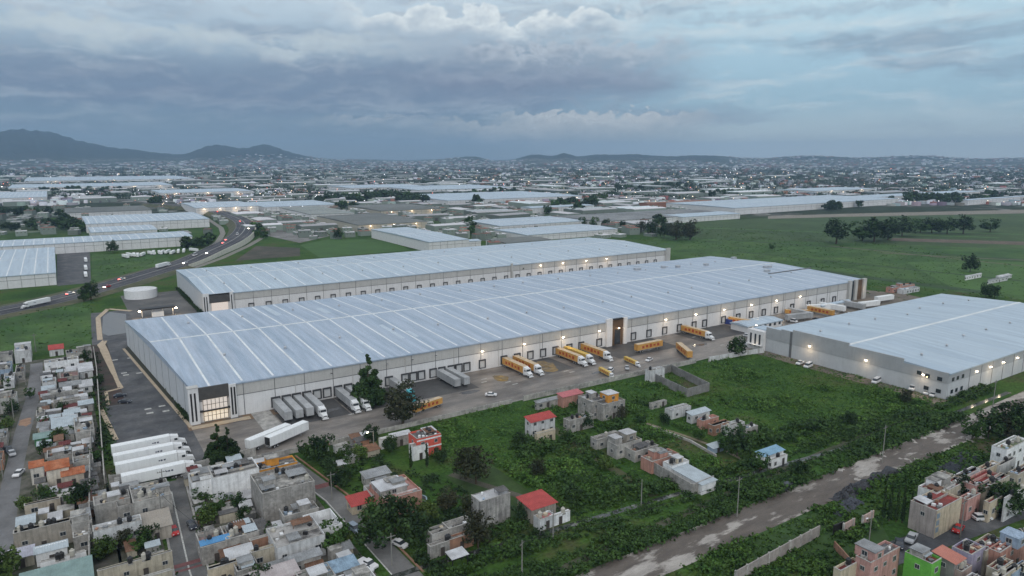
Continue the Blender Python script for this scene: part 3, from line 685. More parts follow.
VENT = MB().cyl(0,0,-.2,.7,.45,.45,10).cyl(0,0,.7,1.0,.7,.3,10).mesh('roof_vent', STEEL)
for rf_, z_, vs_, us_ in ((rf1, z1, (284,352), range(48,430,24)), (rf2, z2, (456,512), range(84,430,30)), (rf3, z3, (142,184), range(290,430,22))):
    for v in vs_:
        for u in us_: place('roof_vent', VENT, rf_, (u+rnd.uniform(-2,2), v+rnd.uniform(-3,3), z_(v)))
PIPE = MB().box(-.09,-.2,.3,.09,-.08,11.4).mesh('downpipe', PANU)
for u in range(66,415,22): place('downpipe', PIPE, r1, (u+1.3,249.97,0))
PATCHM = mat('roof_patch', (.30,.36,.43), rough=.7, var=.2); PATCHW = mat('roof_patch_new', (.44,.51,.58), rough=.4, var=.1)
for i in range(30):
    u = rnd.uniform(45,425); v = rnd.choice([rnd.uniform(253,312), rnd.uniform(322,372)]); w_ = rnd.choice([1,1,2,3]); d_ = rnd.uniform(6,40); v1_ = min(v+d_, 316 if v < 318 else 376)
    MB().add([(u,v,z1(v)+.05),(u+w_,v,z1(v)+.05),(u+w_,v1_,z1(v1_)+.05),(u,v1_,z1(v1_)+.05)],[(0,1,2,3)]).build('roof_panel', PATCHW if i%3 else PATCHM, rf1)
# ------------------------------------------------------------------ houses
WH = paint((.76,.77,.78), streak=.25); WH2 = paint((.56,.57,.58)); CRM = paint((.52,.45,.34)); CRM2 = paint((.44,.40,.32)); PNK = paint((.50,.29,.26)); PNKL = paint((.48,.36,.33))
REDW = paint((.60,.11,.08), streak=.1); GRNW = paint((.14,.42,.07), streak=.1); BLUW = paint((.30,.38,.48)); LILW = paint((.38,.35,.46)); ORGW = paint((.60,.27,.05), streak=.15); SALM = paint((.46,.25,.20)); GRYW = paint((.26,.25,.24)); BEIW = paint((.33,.30,.26)); TERW = paint((.34,.19,.13))
RRED = mat('roof_red_paint', (.24,.045,.040), var=.3, scale=.5, c2=(.17,.05,.045)); RRED2 = mat('roof_red_bright', (.36,.065,.06), var=.22, scale=.5); RPNK = mat('roof_pink', (.40,.22,.19), var=.2, scale=.5, c2=(.30,.17,.15)); RPK2 = mat('roof_rose', (.42,.14,.15), var=.2, scale=.5)
RORG = mat('roof_tile_orange', (.40,.16,.085), var=.3, scale=1.2, c2=(.30,.09,.04)); RMAR = mat('roof_maroon', (.12,.035,.035), var=.3, scale=.5)
RWHT = mat('roof_white', (.50,.51,.53), var=.2, scale=.4, c2=(.36,.36,.37), thr=(.45,.6)); RBLU = mat('roof_pale_blue', (.37,.42,.455), var=.2, scale=.5); RGRN = mat('roof_teal_sheet', (.19,.27,.26), var=.2, scale=.4); RDRK = mat('roof_dark', (.075,.075,.08), var=.35, scale=.6, c2=(.13,.125,.12)); RGRY = mat('roof_grey_sheet', (.27,.28,.29), var=.3, scale=.5, c2=(.17,.175,.18)); RROT = mat('roof_stained', (.33,.32,.31), var=.3, scale=.35, c2=(.085,.08,.078), thr=(.50,.60), detail=7)
TARP = mat('tarp_blue', (.08,.24,.46), rough=.5, var=.2); TANKB = BLACKP; TANKC = mat('tank_beige', (.42,.40,.35), var=.15)
FRAME = mat('window_frame', (.42,.42,.41), var=.1)
# shared small pieces
pane_me = MB().box(-.55,-.05,-.5,.55,.02,.5).mesh('window', GLASS)
frame_me = (lambda m: (m.box(-.64,-.09,.5,.64,.03,.6), m.box(-.64,-.09,-.62,.64,.03,-.5), m.box(-.64,-.09,-.5,-.55,.03,.5), m.box(.55,-.09,-.5,.64,.03,.5), m.box(-.03,-.08,-.5,.03,-.052,.5), m)[-1])(MB()).mesh('window_frame', FRAME)
door_me = MB().box(-.5,-.06,0,.5,.02,2.1).mesh('door', mat('door_metal', (.07,.06,.055), rough=.5))
def tank_mesh(m):
    b = MB(); b.cyl(0,0,0,1.15,.55,.55,14).cyl(0,0,1.15,1.4,.55,.22,14).cyl(0,0,1.4,1.5,.24,.24,10); return b.mesh('water_tank', m)
tank_mes = [tank_mesh(TANKB), tank_mesh(TANKC), tank_mesh(TANKB)]
SOLID = []     # footprints kept free of weeds
HOUSE_N = 0
def corrugated(mb, x0, y0, x1, y1, z0, z1, t=.06):
    """thin sheet with ribs, rising from z0 (front) to z1 (back)"""
    n = max(3, int((x1-x0)/.5)); vs = []; fs = []
    for i in range(n*2+1):
        x = x0+(x1-x0)*i/(n*2); d = .05 if i % 2 else 0
        vs += [(x,y0,z0+d),(x,y1,z1+d),(x,y0,z0+d-t),(x,y1,z1+d-t)]
    for i in range(n*2):
        a = i*4; b = a+4
        fs += [(a,b,b+1,a+1),(a+2,a+3,b+3,b+2),(a,a+2,b+2,b),(a+1,b+1,b+3,a+3)]
    fs += [(0,1,3,2),(n*8,n*8+2,n*8+3,n*8+1)]
    return mb.add(vs, fs)
def house(label, sw, ne, h, wall=CONC, roof='flat', rm=ROOFC, name='house', cat='house', par=.55, win=True, clutter=2, side=None, tower=None, hg=1.6, open_=False, wcol=None, seed=None, swin=True, huts=True, door=True, lit=False, awning=None, base=0.0):
    global HOUSE_N; HOUSE_N += 1
    r_ = random.Random(HOUSE_N*13+5 if seed is None else seed)
    a = at(*sw, h); b = at(*ne, h)
    u0,u1 = sorted((a[0],b[0])); v0,v1 = sorted((a[1],b[1])); w, d = u1-u0, v1-v0
    SOLID.append((u0,v0,u1,v1))
    root = thing(name, label, cat, ((u0+u1)/2,(v0+v1)/2,base))
    x0,x1,y0,y1 = -w/2,w/2,-d/2,d/2
    side = side or ('W' if (u0+u1)/2 > -5 else 'E')
    if roof == 'flat':
        t = .18; zr = h-par
        m = MB(); m.box(x0,y0,0,x1,y0+t,h).box(x0,y1-t,0,x1,y1,h).box(x0,y0+t,0,x0+t,y1-t,h).box(x1-t,y0+t,0,x1,y1-t,h)
        wo_ = m.build('wall', wall, root)
        if open_: 
            MB().box(x0+t,y0+t,.05,x1-t,y1-t,.15).build('floor_slab', CONCD, root)
            for k in range(2):
                yy = y0+d*(k+1)/3; MB().box(x0+t+.01,yy,.15,x1-t-.01,yy+.15,h*r_.uniform(.6,.95)).build('inner_wall', wall, root)
        else:
            rf = MB().box(x0+t,y0+t,zr-.2,x1-t,y1-t,zr).build('roof', rm, root)
            MB().box(x0-.05,y0-.05,h,x1+.05,y0+t+.04,h+.07).box(x0-.05,y0+t+.045,h,x0+t+.04,y1+.05,h+.07).build('parapet_coping', mat('coping', (.36,.35,.33), var=.3, scale=1), root)
    elif roof == 'gable':
        m = MB(); m.profile([(x0,0),(x1,0),(x1,h),(x0,h)], y0, y1); m.add([(x0+.01,y0+.01,h),(x0+.01,y1-.01,h),(x0+.01,0,h+hg),(x1-.01,y0+.01,h),(x1-.01,y1-.01,h),(x1-.01,0,h+hg)],[(0,2,1),(3,4,5),(0,3,5,2),(1,2,5,4)]); m.build('wall', wall, root)
        e = .35; t = .14
        m = MB()
        for sgn in (-1,1):
            ye = y0-e if sgn<0 else y1+e; ze = h-e*hg/(d/2)
            m.add([(x0-e,ye,ze),(x1+e,ye,ze),(x1+e,0,h+hg),(x0-e,0,h+hg),(x0-e,ye,ze+t),(x1+e,ye,ze+t),(x1+e,0,h+hg+t),(x0-e,0,h+hg+t)],[(3,2,1,0),(4,5,6,7),(0,1,5,4),(0,4,7,3),(1,2,6,5)])
        rf = m.build('roof', rm, root)
    elif roof in ('shed','sheet'):
        rise = hg if roof == 'shed' else .5
        m = MB(); m.add([(x0,y0,0),(x1,y0,0),(x1,y1,0),(x0,y1,0),(x0,y0,h-rise),(x1,y0,h-rise),(x1,y1,h-.02),(x0,y1,h-.02)],[(3,2,1,0),(4,5,6,7),(0,1,5,4),(1,2,6,5),(2,3,7,6),(3,0,4,7)]); m.build('wall', wall, root)
        rf = corrugated(MB(), x0-.4,y0-.5,x1+.4,y1+.3,h-rise+.06,h+.08).build('roof', rm, root)
    elif roof == 'canopy':
        m = MB()
        for xx in (x0+.3,x1-.3):
            for yy in (y0+.3,y1-.3): place('post', MB().box(-.09,-.09,0,.09,.09,h-.35).mesh('post', DARK), root, (xx,yy,0))
        rf = corrugated(MB(), x0,y0,x1,y1,h-.3,h).build('roof', rm, root)
        return root, (u0,v0,u1,v1)
    # openings on the faces that are seen
    ztop = h - (par if roof == 'flat' else .4)
    ns = max(1, int(ztop/2.7)); sh = ztop/ns
    if win:
        for s in range(ns):
            zc = s*sh + sh*.55
            k = max(1, min(6, int(w/3.2))) if swin else 0
            for i in range(k):
                if s == 0 and i == k//2 and door and w > 4: place('door', door_me, root, (x0+(i+.5)*w/k, y0-.03, .02)); continue
                if r_.random() < .18: continue
                p = place('window', pane_me, root, (x0+(i+.5)*w/k+r_.uniform(-.3,.3), y0-.03, zc), 0); p.scale = (r_.uniform(.8,1.25),1,r_.uniform(.8,1.15)); place('window_frame', frame_me, p)
            k = max(1, min(4, int(d/4)))
            for i in range(k):
                if r_.random() < .4: continue
                xx, rz = (x0-.03,-math.pi/2) if side == 'W' else (x1+.03, math.pi/2)
                p = place('window', pane_me, root, (xx, y0+(i+.5)*d/k, zc), rz); p.scale = (.8,1,.9); place('window_frame', frame_me, p)
    if roof == 'flat' and not open_:
        zr = h-par
        for i in range(clutter):
            q = r_.random(); cx, cy = r_.uniform(x0+1.1,x1-1.1) if w>2.6 else 0, r_.uniform(y0+1.1,y1-1.1) if d>2.6 else 0
            if q < .38: p = place('water_tank', tank_mes[r_.randrange(3)], rf, (cx,cy,zr+.35)); place('tank_stand', MB().box(-.5,-.5,-.35,.5,.5,0).mesh('tank_stand', BLOCK), p)
            elif q < .62 and w > 4 and d > 4 and huts:
                a_, b_, c_ = r_.uniform(1.2,1.8), r_.uniform(1.1,1.6), r_.uniform(1.7,2.4)
                cx = max(x0+a_+.2, min(x1-a_-.2, cx)); cy = max(y0+b_+.2, min(y1-b_-.2, cy))
                p = MB().box(-a_,-b_,0,a_,b_,c_).build('stair_hut', r_.choice([wall,BLOCK,CONC]), rf, (cx,cy,zr)); MB().box(-a_-.15,-b_-.15,c_,a_+.15,b_+.15,c_+.13).build('hut_roof', r_.choice([ROOFC,RGRY,RWHT]), p)
            elif q < .85 and w > 4 and d > 4:
                a_, b_ = min(w*.35,r_.uniform(1.2,2.6)), min(d*.3,r_.uniform(1.0,2.0))
                cx = max(x0+a_+.2, min(x1-a_-.2, cx)); cy = max(y0+b_+.2, min(y1-b_-.2, cy))
                corrugated(MB(), -a_,-b_,a_,b_,.9,1.15).box(-a_+.1,b_-.3,0,-a_+.2,b_-.2,1.05).box(a_-.2,b_-.3,0,a_-.1,b_-.2,1.05).box(-a_+.1,-b_+.2,0,-a_+.2,-b_+.3,.85).box(a_-.2,-b_+.2,0,a_-.1,-b_+.3,.85).build('roof_awning', r_.choice([RGRY,RWHT,RBLU,RDRK,mat('rusty_sheet',(.16,.09,.06),var=.4)]), rf, (cx,cy,zr))
            elif w > 3:
                yy = max(y0+.4, min(y1-.6, cy)); MB().box(x0+.2,yy,zr,x1-.2,yy+.14,zr+r_.uniform(.4,.9)).build('roof_low_wall', r_.choice([BLOCK,wall,CONC]), rf)
            # low stored things: bricks, boards, tubs
        for i in range(clutter*2):
            cx, cy = r_.uniform(x0+.5,x1-.5), r_.uniform(y0+.5,y1-.5); a_,b_,c_ = r_.uniform(.2,.6), r_.uniform(.2,.5), r_.uniform(.2,.7)
            place('roof_crate', MB().box(-a_,-b_,0,a_,b_,c_).mesh('roof_crate', r_.choice([BLOCK,WHITE,DARK,TERW,RGRY,CRM,BLUW])), rf, (cx,cy,zr), r_.uniform(0,3)) if w>2 and d>2 else None
    if tower:      # (fraction x, fraction y, half w, half d, height, wall mat, roof mat)
        fx,fy,a_,b_,c_,wm,tm = tower
        zz = h-par if roof=='flat' else h
        p = MB().box(-a_,-b_,0,a_,b_,c_).build('upper_room', wm, root, (x0+w*fx,y0+d*fy,zz)); MB().box(-a_-.15,-b_-.15,c_,a_+.15,b_+.15,c_+.16).build('upper_roof', tm, p)
        w1 = place('window', pane_me, p, (0,-b_-.03,c_*.55)); place('window_frame', frame_me, w1)
        for k in (-1,): w2 = place('window', pane_me, p, (-a_-.03,0,c_*.55), -math.pi/2); place('window_frame', frame_me, w2)
    if awning:     # (x0 frac, x1 frac, depth, z, mat)
        f0,f1,dp,z_,am = awning
        corrugated(MB(), x0+w*f0,y0-dp,x0+w*f1,y0-.05,z_-.35,z_).build('awning', am, root)
    return root, (u0,v0,u1,v1)
HS = house
# --- settlement right of the left street, top to bottom
HS('two-storey pale house with stacked terraces left of the street head', (14,352), (31,343), 5.4, WH2, rm=RWHT, tower=(.5,.75,3,2,1.6,WH2,RWHT))
HS('small house with bright red gable roof at the meadow edge', (49,350), (63,345), 3.2, WH2, 'gable', RRED2, hg=1.4)
HS('wide flat grey-roofed house right of the red gable roof, touching the long boundary wall', (66,354), (91,347), 3.8, CONC, clutter=4, rm=RGRY)
HS('long white two-storey house with a row of windows just below the red gable roof', (44,363), (78,356), 4.8, WH, rm=RWHT, clutter=4)
HS('low pale house with stepped white sheets against the boundary wall', (79,371), (91,362), 3.4, WH2, 'sheet', RWHT)
HS('low house with faded brick-pink roof behind the grey shed roofs', (60,378), (78,370), 3.2, BLOCK, rm=mat('roof_brickpink', (.21,.13,.12), var=.3, scale=.4))
HS('pale grey single-storey house at the street beside small trees', (42,383), (56,377), 3.2, WH2, clutter=3)
HS('grey-roofed shed house below the faded pink roof', (60,386), (80,380), 3.2, CONC, 'sheet', RGRY)
HS('small white-roofed lean-to with red barrel beside it at the boundary wall', (80,386), (91,379), 3.0, WH2, 'sheet', RWHT)
HS('house with long white roof edge and grey wall, fourth row from the meadow', (50,394), (78,389), 3.6, CONC, rm=RWHT, clutter=3)
HS('cluttered grey house in front of the long white-edged roof', (53,403), (80,396), 3.2, BLOCK, rm=RGRY, clutter=5)
HS('small house with pale blue sheet roof beside the boundary wall', (79,404), (92,399), 3.4, CONC, 'sheet', RBLU)
HS('small grey slab-roofed house at the brick-dusted bend of the street', (36,416), (45,409), 3.0, CONC, clutter=1)
HS('two-tone blue-white sheet-roofed house above the garden trees', (52,425), (75,415), 4.6, WH, 'shed', RBLU, hg=1.2)
HS('bare grey concrete house right of the two-tone blue-white roof', (75,433), (92,415), 4.4, CONC, clutter=3)
HS('green-edged low terrace with pale teal sheet at the street', (34,438), (52,431), 3.0, paint((.10,.26,.14)), 'sheet', RGRN)
HS('dark rubble-strewn flat roof behind the orange-tiled house', (47,458), (72,446), 3.6, BLOCK, rm=RDRK, clutter=5)
HS('cluttered roof with pipes and tubs between orange-tiled house and boundary wall', (73,463), (91,444), 3.6, CONC, clutter=7)
HS('small cream wing with orange cone roof at the left of the orange-tiled house', (30,468), (43,460), 5.2, paint((.60,.57,.52)), 'gable', RORG, hg=1.0)
HS('cream two-storey house with orange and maroon tiled roof', (46,470), (68,461), 5.4, paint((.62,.57,.49)), 'gable', RORG, hg=1.6, side='W')
HS('cream side wing with low orange roof at the right of the orange-tiled house', (62,474), (83,466), 4.2, paint((.53,.47,.40)), 'shed', RORG, hg=.8)
HS('long low red-brown roof with pale front wall below the orange-tiled house', (24,506), (60,496), 3.0, paint((.42,.37,.30)), rm=mat('roof_redbrown', (.20,.08,.06), var=.4, scale=.4), clutter=4)
HS('pale blue corner roof beside the left street', (17,524), (34,514), 3.4, WH2, 'sheet', RBLU)
HS('long two-storey grey house with a row of dark windows facing down the slope', (13,534), (70,517), 5.6, BEIW, clutter=12, rm=ROOFC)
HS('grey flat house with pipes on the roof right of the long two-storey one', (71,525), (91,512), 4.6, CONC, clutter=5)
HS('small dark-roofed hut with red awning between flats and boundary wall', (73,538), (91,528), 4.0, BLOCK, rm=RMAR, clutter=4)
HS('house with lilac-white sloping awning sheets near the bottom-left corner', (9,556), (33,545), 3.6, CRM2, 'shed', mat('roof_lilac', (.40,.40,.46), var=.25, scale=.5), hg=1.0)
HS('house with pale blue-white sheet roof in front of the two-storey grey flats', (35,550), (66,540), 4.2, WH, 'shed', RBLU, hg=1.0)
HS('white-walled flat house behind the large teal sheet roof', (40,563), (86,550), 3.8, WH, clutter=4, rm=ROOFC)
HS('large teal corrugated shed roof at the bottom-left edge', (20,592), (90,556), 5.0, CONC, 'shed', RGRN, name='shed', cat='shed', hg=1.4)
# left of that street
HS('grey stained house at the left edge beside stacked terraces', (-8,358), (13,350), 4.2, CONC, clutter=4)
HS('bluish-grey house at the left edge below the stained one', (-8,371), (12,361), 4.0, BLUW, rm=RGRY, clutter=4)
HS('small dark-roofed house left of the street with white tarp', (15,373), (25,364), 3.4, BLOCK, rm=RDRK, clutter=3)
HS('low pale-roofed house with rubble at the left edge', (3,382), (15,372), 3.0, WH2, rm=RWHT, clutter=4)
HS('broad pale two-storey house at the left edge above dark trees', (-14,401), (17,391), 5.6, paint((.42,.42,.40)), clutter=5, side='E')
HS('low cluttered house at the left edge below the trees', (-12,440), (8,428), 3.2, BLOCK, rm=RGRY, clutter=4)
HS('red-walled small house at the left edge beside parked cars', (-10,462), (4,450), 3.2, TERW, rm=RDRK, clutter=3)
# --- block between boundary wall and the middle street
HS('large flat house with open courtyard directly below the row of white semi-trucks', (94,506), (128,489), 5.2, CONC, rm=mat('roof_light_slab', (.30,.29,.28), var=.25, scale=.5), clutter=3)
HS('open-topped dark patio between two flat roofs below the white semi-trucks', (117,507), (132,490), 5.0, BLOCK, rm=RDRK, clutter=3, open_=True)
HS('long stained concrete roof beside the middle street with low parapet lines', (133,503), (166,478), 5.2, CONC, rm=ROOFC, clutter=8)
HS('beige smooth roof curving down beside the middle street', (141,527), (167,508), 4.6, paint((.42,.38,.33)), 'shed', mat('roof_beige', (.30,.27,.235), var=.15, scale=.4), hg=1.2)
HS('white-walled house with brick-red edge and pale roof left of the beige roof', (93,532), (140,514), 5.6, WH2, rm=RWHT, clutter=7)
HS('house with long white roof and a round bush on it beside the middle street', (97,570), (172,551), 4.4, CRM2, rm=RWHT, clutter=6)
HS('grey-beige roof at the bottom edge beside the middle street', (100,590), (172,570), 4.0, CRM2, rm=RGRY, clutter=3)
# --- between middle street and sloping street
HS('tall white-walled flat house at the head of the middle street', (192,483), (212,468), 6.0, WH, rm=RDRK, clutter=5)
HS('tallest white blank wall house behind the garden trees, below the angled white trailers', (213,478), (252,457), 7.6, WH, rm=RDRK, clutter=5, win=False)
HS('dark low roof between the two white-walled houses', (203,478), (226,468), 5.0, CONC, rm=RDRK, clutter=4)
HS('unfinished grey block building with ochre inner wall, cluttered roof', (262,494), (300,463), 8.4, BLOCK, rm=ROOFC, clutter=10, win=False)
HS('ochre-walled open terrace beside the docks-side lane', (257,471), (292,455), 6.2, ORGW, rm=RDRK, clutter=3, name='terrace_house')
HS('low grey roof with two white tanks in front of the unfinished block building', (284,517), (313,500), 4.2, CONC, rm=RGRY, clutter=4)
HS('large roof stained in black patches, behind a long white wall', (277,548), (312,516), 5.2, WH2, rm=RROT, clutter=3, side='W')
HS('white-walled courtyard corner beside the sloping street', (314,532), (330,508), 4.6, WH, rm=mat('court_floor', (.23,.24,.25), var=.2), clutter=0, open_=True)
HS('ribbed grey roof in front of the large stained one', (288,562), (318,548), 4.2, CONC, 'sheet', RGRY)
HS('maroon flat roof at the foot of the garden', (250,541), (284,529), 4.2, TERW, rm=RMAR, clutter=2)
HS('pale cream house with white roof left of the maroon one', (251,553), (285,540), 4.4, CRM2, rm=RWHT, clutter=2)
HS('pinkish-white broad roof at the bottom edge', (256,584), (293,560), 4.2, PNKL, 'sheet', mat('roof_pinkwhite', (.42,.38,.38), var=.2, scale=.4, c2=(.30,.26,.26)))
HS('grey-green flat roof at the bottom edge right of the pinkish-white one', (303,586), (327,562), 4.0, CONC, rm=mat('roof_greygreen', (.20,.215,.20), var=.25, scale=.5), clutter=3)
HS('blue sheet lean-to roofs beside the sloping street', (330,572), (352,555), 3.8, CONC, 'sheet', mat('roof_blue_sheet', (.20,.28,.36), var=.4, scale=.7), win=False)
HS('white cluttered roof at the bottom edge beside the sloping street', (342,590), (368,566), 3.8, WH, rm=RWHT, clutter=5)
r_, b_ = HS('terrace house with rose parapet and bright blue tarpaulin beside the middle street', (201,548), (224,526), 4.4, BLOCK, rm=mat('roof_roseslab', (.22,.16,.15), var=.3), clutter=3)
corrugated(MB(), -3.4,-1.2,3.2,.8,4.5,4.9).build('tarpaulin', TARP, r_, (0.2,-2,0))
HS('dark asphalt-grey roof right of the blue tarpaulin', (226,540), (252,518), 4.6, CONC, rm=RDRK, clutter=6)
HS('small white bent sheet roof behind the blue tarpaulin terrace', (228,556), (250,543), 4.4, CRM2, 'shed', RWHT, hg=1.1)
HS('cream house with narrow dark slits beside the middle street crossing', (208,570), (236,558), 4.2, CRM, rm=ROOFC, clutter=6)
HS('low cluttered grey house at the bottom edge beside the middle street', (214,588), (250,572), 3.6, CONC, rm=RDRK, clutter=6)
HS('grey house right of the white bent sheet roof', (237,572), (254,556), 3.8, CONC, rm=ROOFC, clutter=4)
# --- plots right of the sloping street
HS('small terracotta-red roofed house with pale porch beside the sloping street', (352,503), (371,490), 3.4, CRM, 'shed', RRED2, hg=1.0)
r_, b_ = HS('pink-walled house with blank rose-brown terrace and white sheet on top', (386,500), (404,474), 5.6, SALM, rm=RPNK, clutter=2, tower=(.35,.55,3.6,3.2,1.5,CONC,RWHT))
HS('white two-storey front with a bright wall lamp joined to the pink-walled house', (397,495), (419,487), 5.0, WH, rm=RMAR, clutter=2)
HS('lean-to roofs and tanks left of the pink-walled house', (366,477), (385,466), 3.2, CONC, 'sheet', RGRY)
HS('pale grey shed against the left of the pink-walled house', (372,495), (386,480), 3.6, WH2, rm=RGRY, clutter=5)
r_, b_ = HS('coral-red two-storey house with white window bands and dark roof', (417,439), (432,427), 6.4, REDW, rm=RDRK, clutter=4, huts=False)
for zz in (2.7,5.4): MB().box(-(b_[2]-b_[0])/2-.08,-(b_[3]-b_[1])/2-.10,zz,(b_[2]-b_[0])/2+.08,-(b_[3]-b_[1])/2-.02,zz+.45).build('facade_band', WH, r_)
MB().box(-(b_[2]-b_[0])/2-.02,-(b_[3]-b_[1])/2-.9,0,-(b_[2]-b_[0])/6,-(b_[3]-b_[1])/2-.03,2.5).build('porch', WH, r_)
HS('white lower wing of the coral-red house facing the dark cypresses', (413,447), (424,440), 4.6, WH, rm=RWHT, clutter=1)
HS('small white box shed by the yard edge left of the coral-red house', (381,440), (391,435), 3.2, WH, clutter=0, win=False, name='shed', cat='shed')
HS('pale sheet canopy behind the coral-red house', (392,436), (408,430), 4.0, CONC, 'sheet', RWHT)
HS('unfinished block building with pale stained walls and no windows in the meadow', (480,502), (501,486), 7.4, mat('wall_stained', (.40,.39,.37), var=.35, scale=.8, streak=.65, c2=(.26,.25,.245)), rm=RWHT, clutter=1, win=False, par=.15, huts=False)
HS('red-roofed house beside the unfinished block building', (532,508), (541,490), 4.4, BEIW, 'shed', RRED2, hg=.5, side='W')
HS('small pink-roofed front wing of the red-roofed meadow house', (540,520), (549,510), 3.0, WH2, rm=RPK2, clutter=1)
HS('white low annex with parapets right of the red-roofed meadow house', (551,517), (568,509), 2.8, WH, rm=RWHT, clutter=2)
HS('dark slate-roofed house among trees with red painted patio', (432,535), (450,521), 4.2, CONC, rm=RDRK, clutter=2)
HS('second dark slate roof right of the first among the trees', (449,529), (466,515), 4.4, CONC, rm=RDRK, clutter=2)
HS('red patio roof in front of the two dark slate roofs', (430,547), (452,536), 3.2, BLOCK, rm=RRED, clutter=3)
HS('red flat roof behind the white sheet canopy among the trees', (450,540), (470,529), 3.4, TERW, rm=mat('roof_red_mid', (.30,.07,.07), var=.3), clutter=1)
HS('white sheet canopy at the edge of the trees beside the dirt lane', (452,559), (462,546), 3.2, CONC, 'canopy', RWHT, name='canopy', cat='canopy')
# --- ribbon of houses in the middle meadow
HS('two-storey house with red roof and white window bays standing alone in the meadow', (531,420), (549,411), 6.2, WH2, 'shed', RRED2, hg=.9)
HS('cream two-storey balcony front in front of the lone red-roofed house', (537,434), (553,428), 3.6, CRM, rm=RPNK, clutter=1)
HS('low pale sheet-roofed shed beside the yard edge', (537,402), (557,396), 3.2, CONC, 'sheet', RGRY, name='shed', cat='shed')
HS('rose-red roofed house beside the yard edge', (563,396), (577,389), 4.6, SALM, 'shed', RPK2, hg=.5)
HS('bare block house with rubble roof below the rose-red roof', (569,421), (588,412), 4.4, BLOCK, rm=CONCD, clutter=6)
HS('tall grey block house behind the orange-topped one', (592,402), (594,392), 6.5, BLOCK, rm=RWHT, clutter=3)
r_, b_ = HS('tallest meadow house, grey blocks with an orange-painted top storey', (603,405), (612,394), 6.0, BLOCK, rm=RGRY, clutter=1, tower=(.6,.55,2.4,2.2,2.8,ORGW,RWHT))
HS('grey flat house with two porch lamps in the meadow ribbon', (597,440), (615,430), 3.4, CONC, clutter=5)
HS('grey house with a square rooftop tank tower in the meadow ribbon', (617,446), (632,434), 4.4, CONC, clutter=3, tower=(.6,.5,2,1.8,3.0,BEIW,RWHT))
HS('flat grey wing right of the square tank tower', (635,452), (648,440), 3.4, CONC, clutter=2)
HS('brick-red unfinished house at the left end of the walled compound', (652,462), (668,448), 3.8, SALM, rm=mat('roof_rawbrick', (.22,.17,.15), var=.4), clutter=6)
HS('small white tank-topped house in the walled compound', (672,466), (680,456), 4.4, WH, rm=RWHT, clutter=2, tower=(.6,.6,1.2,1.2,1.6,CRM,RWHT))
HS('long pale blue sheet roof along the side of the walled compound', (702,483), (683,462), 3.6, WH, 'sheet', RBLU, win=False)
# back ribbon
HS('roofless pale slab at the near end of the back house ribbon', (652,404), (664,399), 2.2, CONC, clutter=2)
HS('pale house with cluttered patio in the back ribbon', (672,411), (684,403), 3.2, WH2, rm=ROOFC, clutter=5)
HS('pale blue gable-like roof in the back ribbon beside a black tank', (692,414), (705,407), 3.6, WH2, 'sheet', RBLU)
HS('salmon-pink roof in the back ribbon', (703,421), (713,414), 3.2, SALM, rm=RPNK, clutter=2)
HS('brown-sided house with pink slab right of the salmon roof', (714,426), (724,419), 3.6, TERW, rm=RPK2, clutter=3)
HS('white-edged flat house near the far end of the back ribbon', (727,427), (738,419), 3.4, WH2, rm=RWHT, clutter=4)
HS('grey rubble house at the far end of the back ribbon beside a big dark tree', (740,431), (752,423), 3.2, BLOCK, rm=RGRY, clutter=5)
HS('blue-roofed white hut by the pale footpath', (764,455), (776,445), 3.2, WH, 'sheet', mat('roof_skyblue', (.20,.34,.46), var=.2))
HS('small white-walled hut below the blue-roofed one', (772,460), (784,453), 2.8, WH, rm=RWHT, clutter=2)
HS('blue-white fence hut left of the big dark tree', (713,447), (719,441), 2.4, BLUW, 'sheet', RBLU, name='shed', cat='shed')
# --- houses at the lower right
root_tall = HS('tall cream housing block with red roof and a blank cream end wall', (937,511), (936,488), 7.2, CRM, rm=RRED, clutter=3, side='W', swin=False, huts=False)
r_, b_ = root_tall
MB().box(-(b_[2]-b_[0])/2-.025,-(b_[3]-b_[1])/2+.02,.02,-(b_[2]-b_[0])/2-.001,(b_[3]-b_[1])/2-.02,7.1).build('side_cladding', mat('greige_render', (.36,.32,.30), var=.2, streak=.4), r_)
for zz in (1.4,3.2,5.0): MB().box(-(b_[2]-b_[0])/2+.3,-(b_[3]-b_[1])/2-.06,zz,-(b_[2]-b_[0])/2+1.7,-(b_[3]-b_[1])/2-.01,zz+1.3).build('stairwell_glazing', mat('stair_glass', (.20,.26,.32), rough=.3, var=.2), r_)
HS('low greyish wing with blue-grey stairwell before the tall cream block', (919,512), (921,504), 5.0, BEIW, rm=RRED, clutter=1)
HS('white house with red roof behind the tall cream block', (937,493), (937,477), 7.0, WH, rm=RRED, clutter=4)
HS('cream flat-topped house with red roof edge behind the white red-roofed one', (949,490), (956,475), 7.0, CRM2, rm=RRED, clutter=4)
HS('pink-fronted tall house with red roof left of the cluster of terraces', (976,486), (985,469), 7.2, PNK, rm=RRED, clutter=3)
HS('cream and white terrace with red roof right of the pink-fronted house', (986,488), (1000,472), 6.6, CRM2, rm=RRED, clutter=4)
HS('tall white building with green-trimmed open roof at the right edge', (1007,450), (1014,435), 7.6, WH, rm=mat('roof_mossy', (.14,.17,.10), var=.4), clutter=5)
HS('red-roofed house at the right edge below the tall white building', (1018,475), (1034,458), 6.4, CRM2, rm=RRED, clutter=4)
HS('red-roofed house with pale wall at the right edge behind the round tree', (1004,498), (1032,484), 6.4, WH2, rm=RRED, clutter=3)
r_, b_ = HS('pink house with open roof terrace and a grey upper slab at the bottom edge', (871,563), (885,540), 7.0, PNK, rm=mat('terrace_grey', (.13,.13,.14), var=.3), clutter=3, tower=(.28,.68,1.7,2.2,2.2,PNK,RGRY), huts=False)
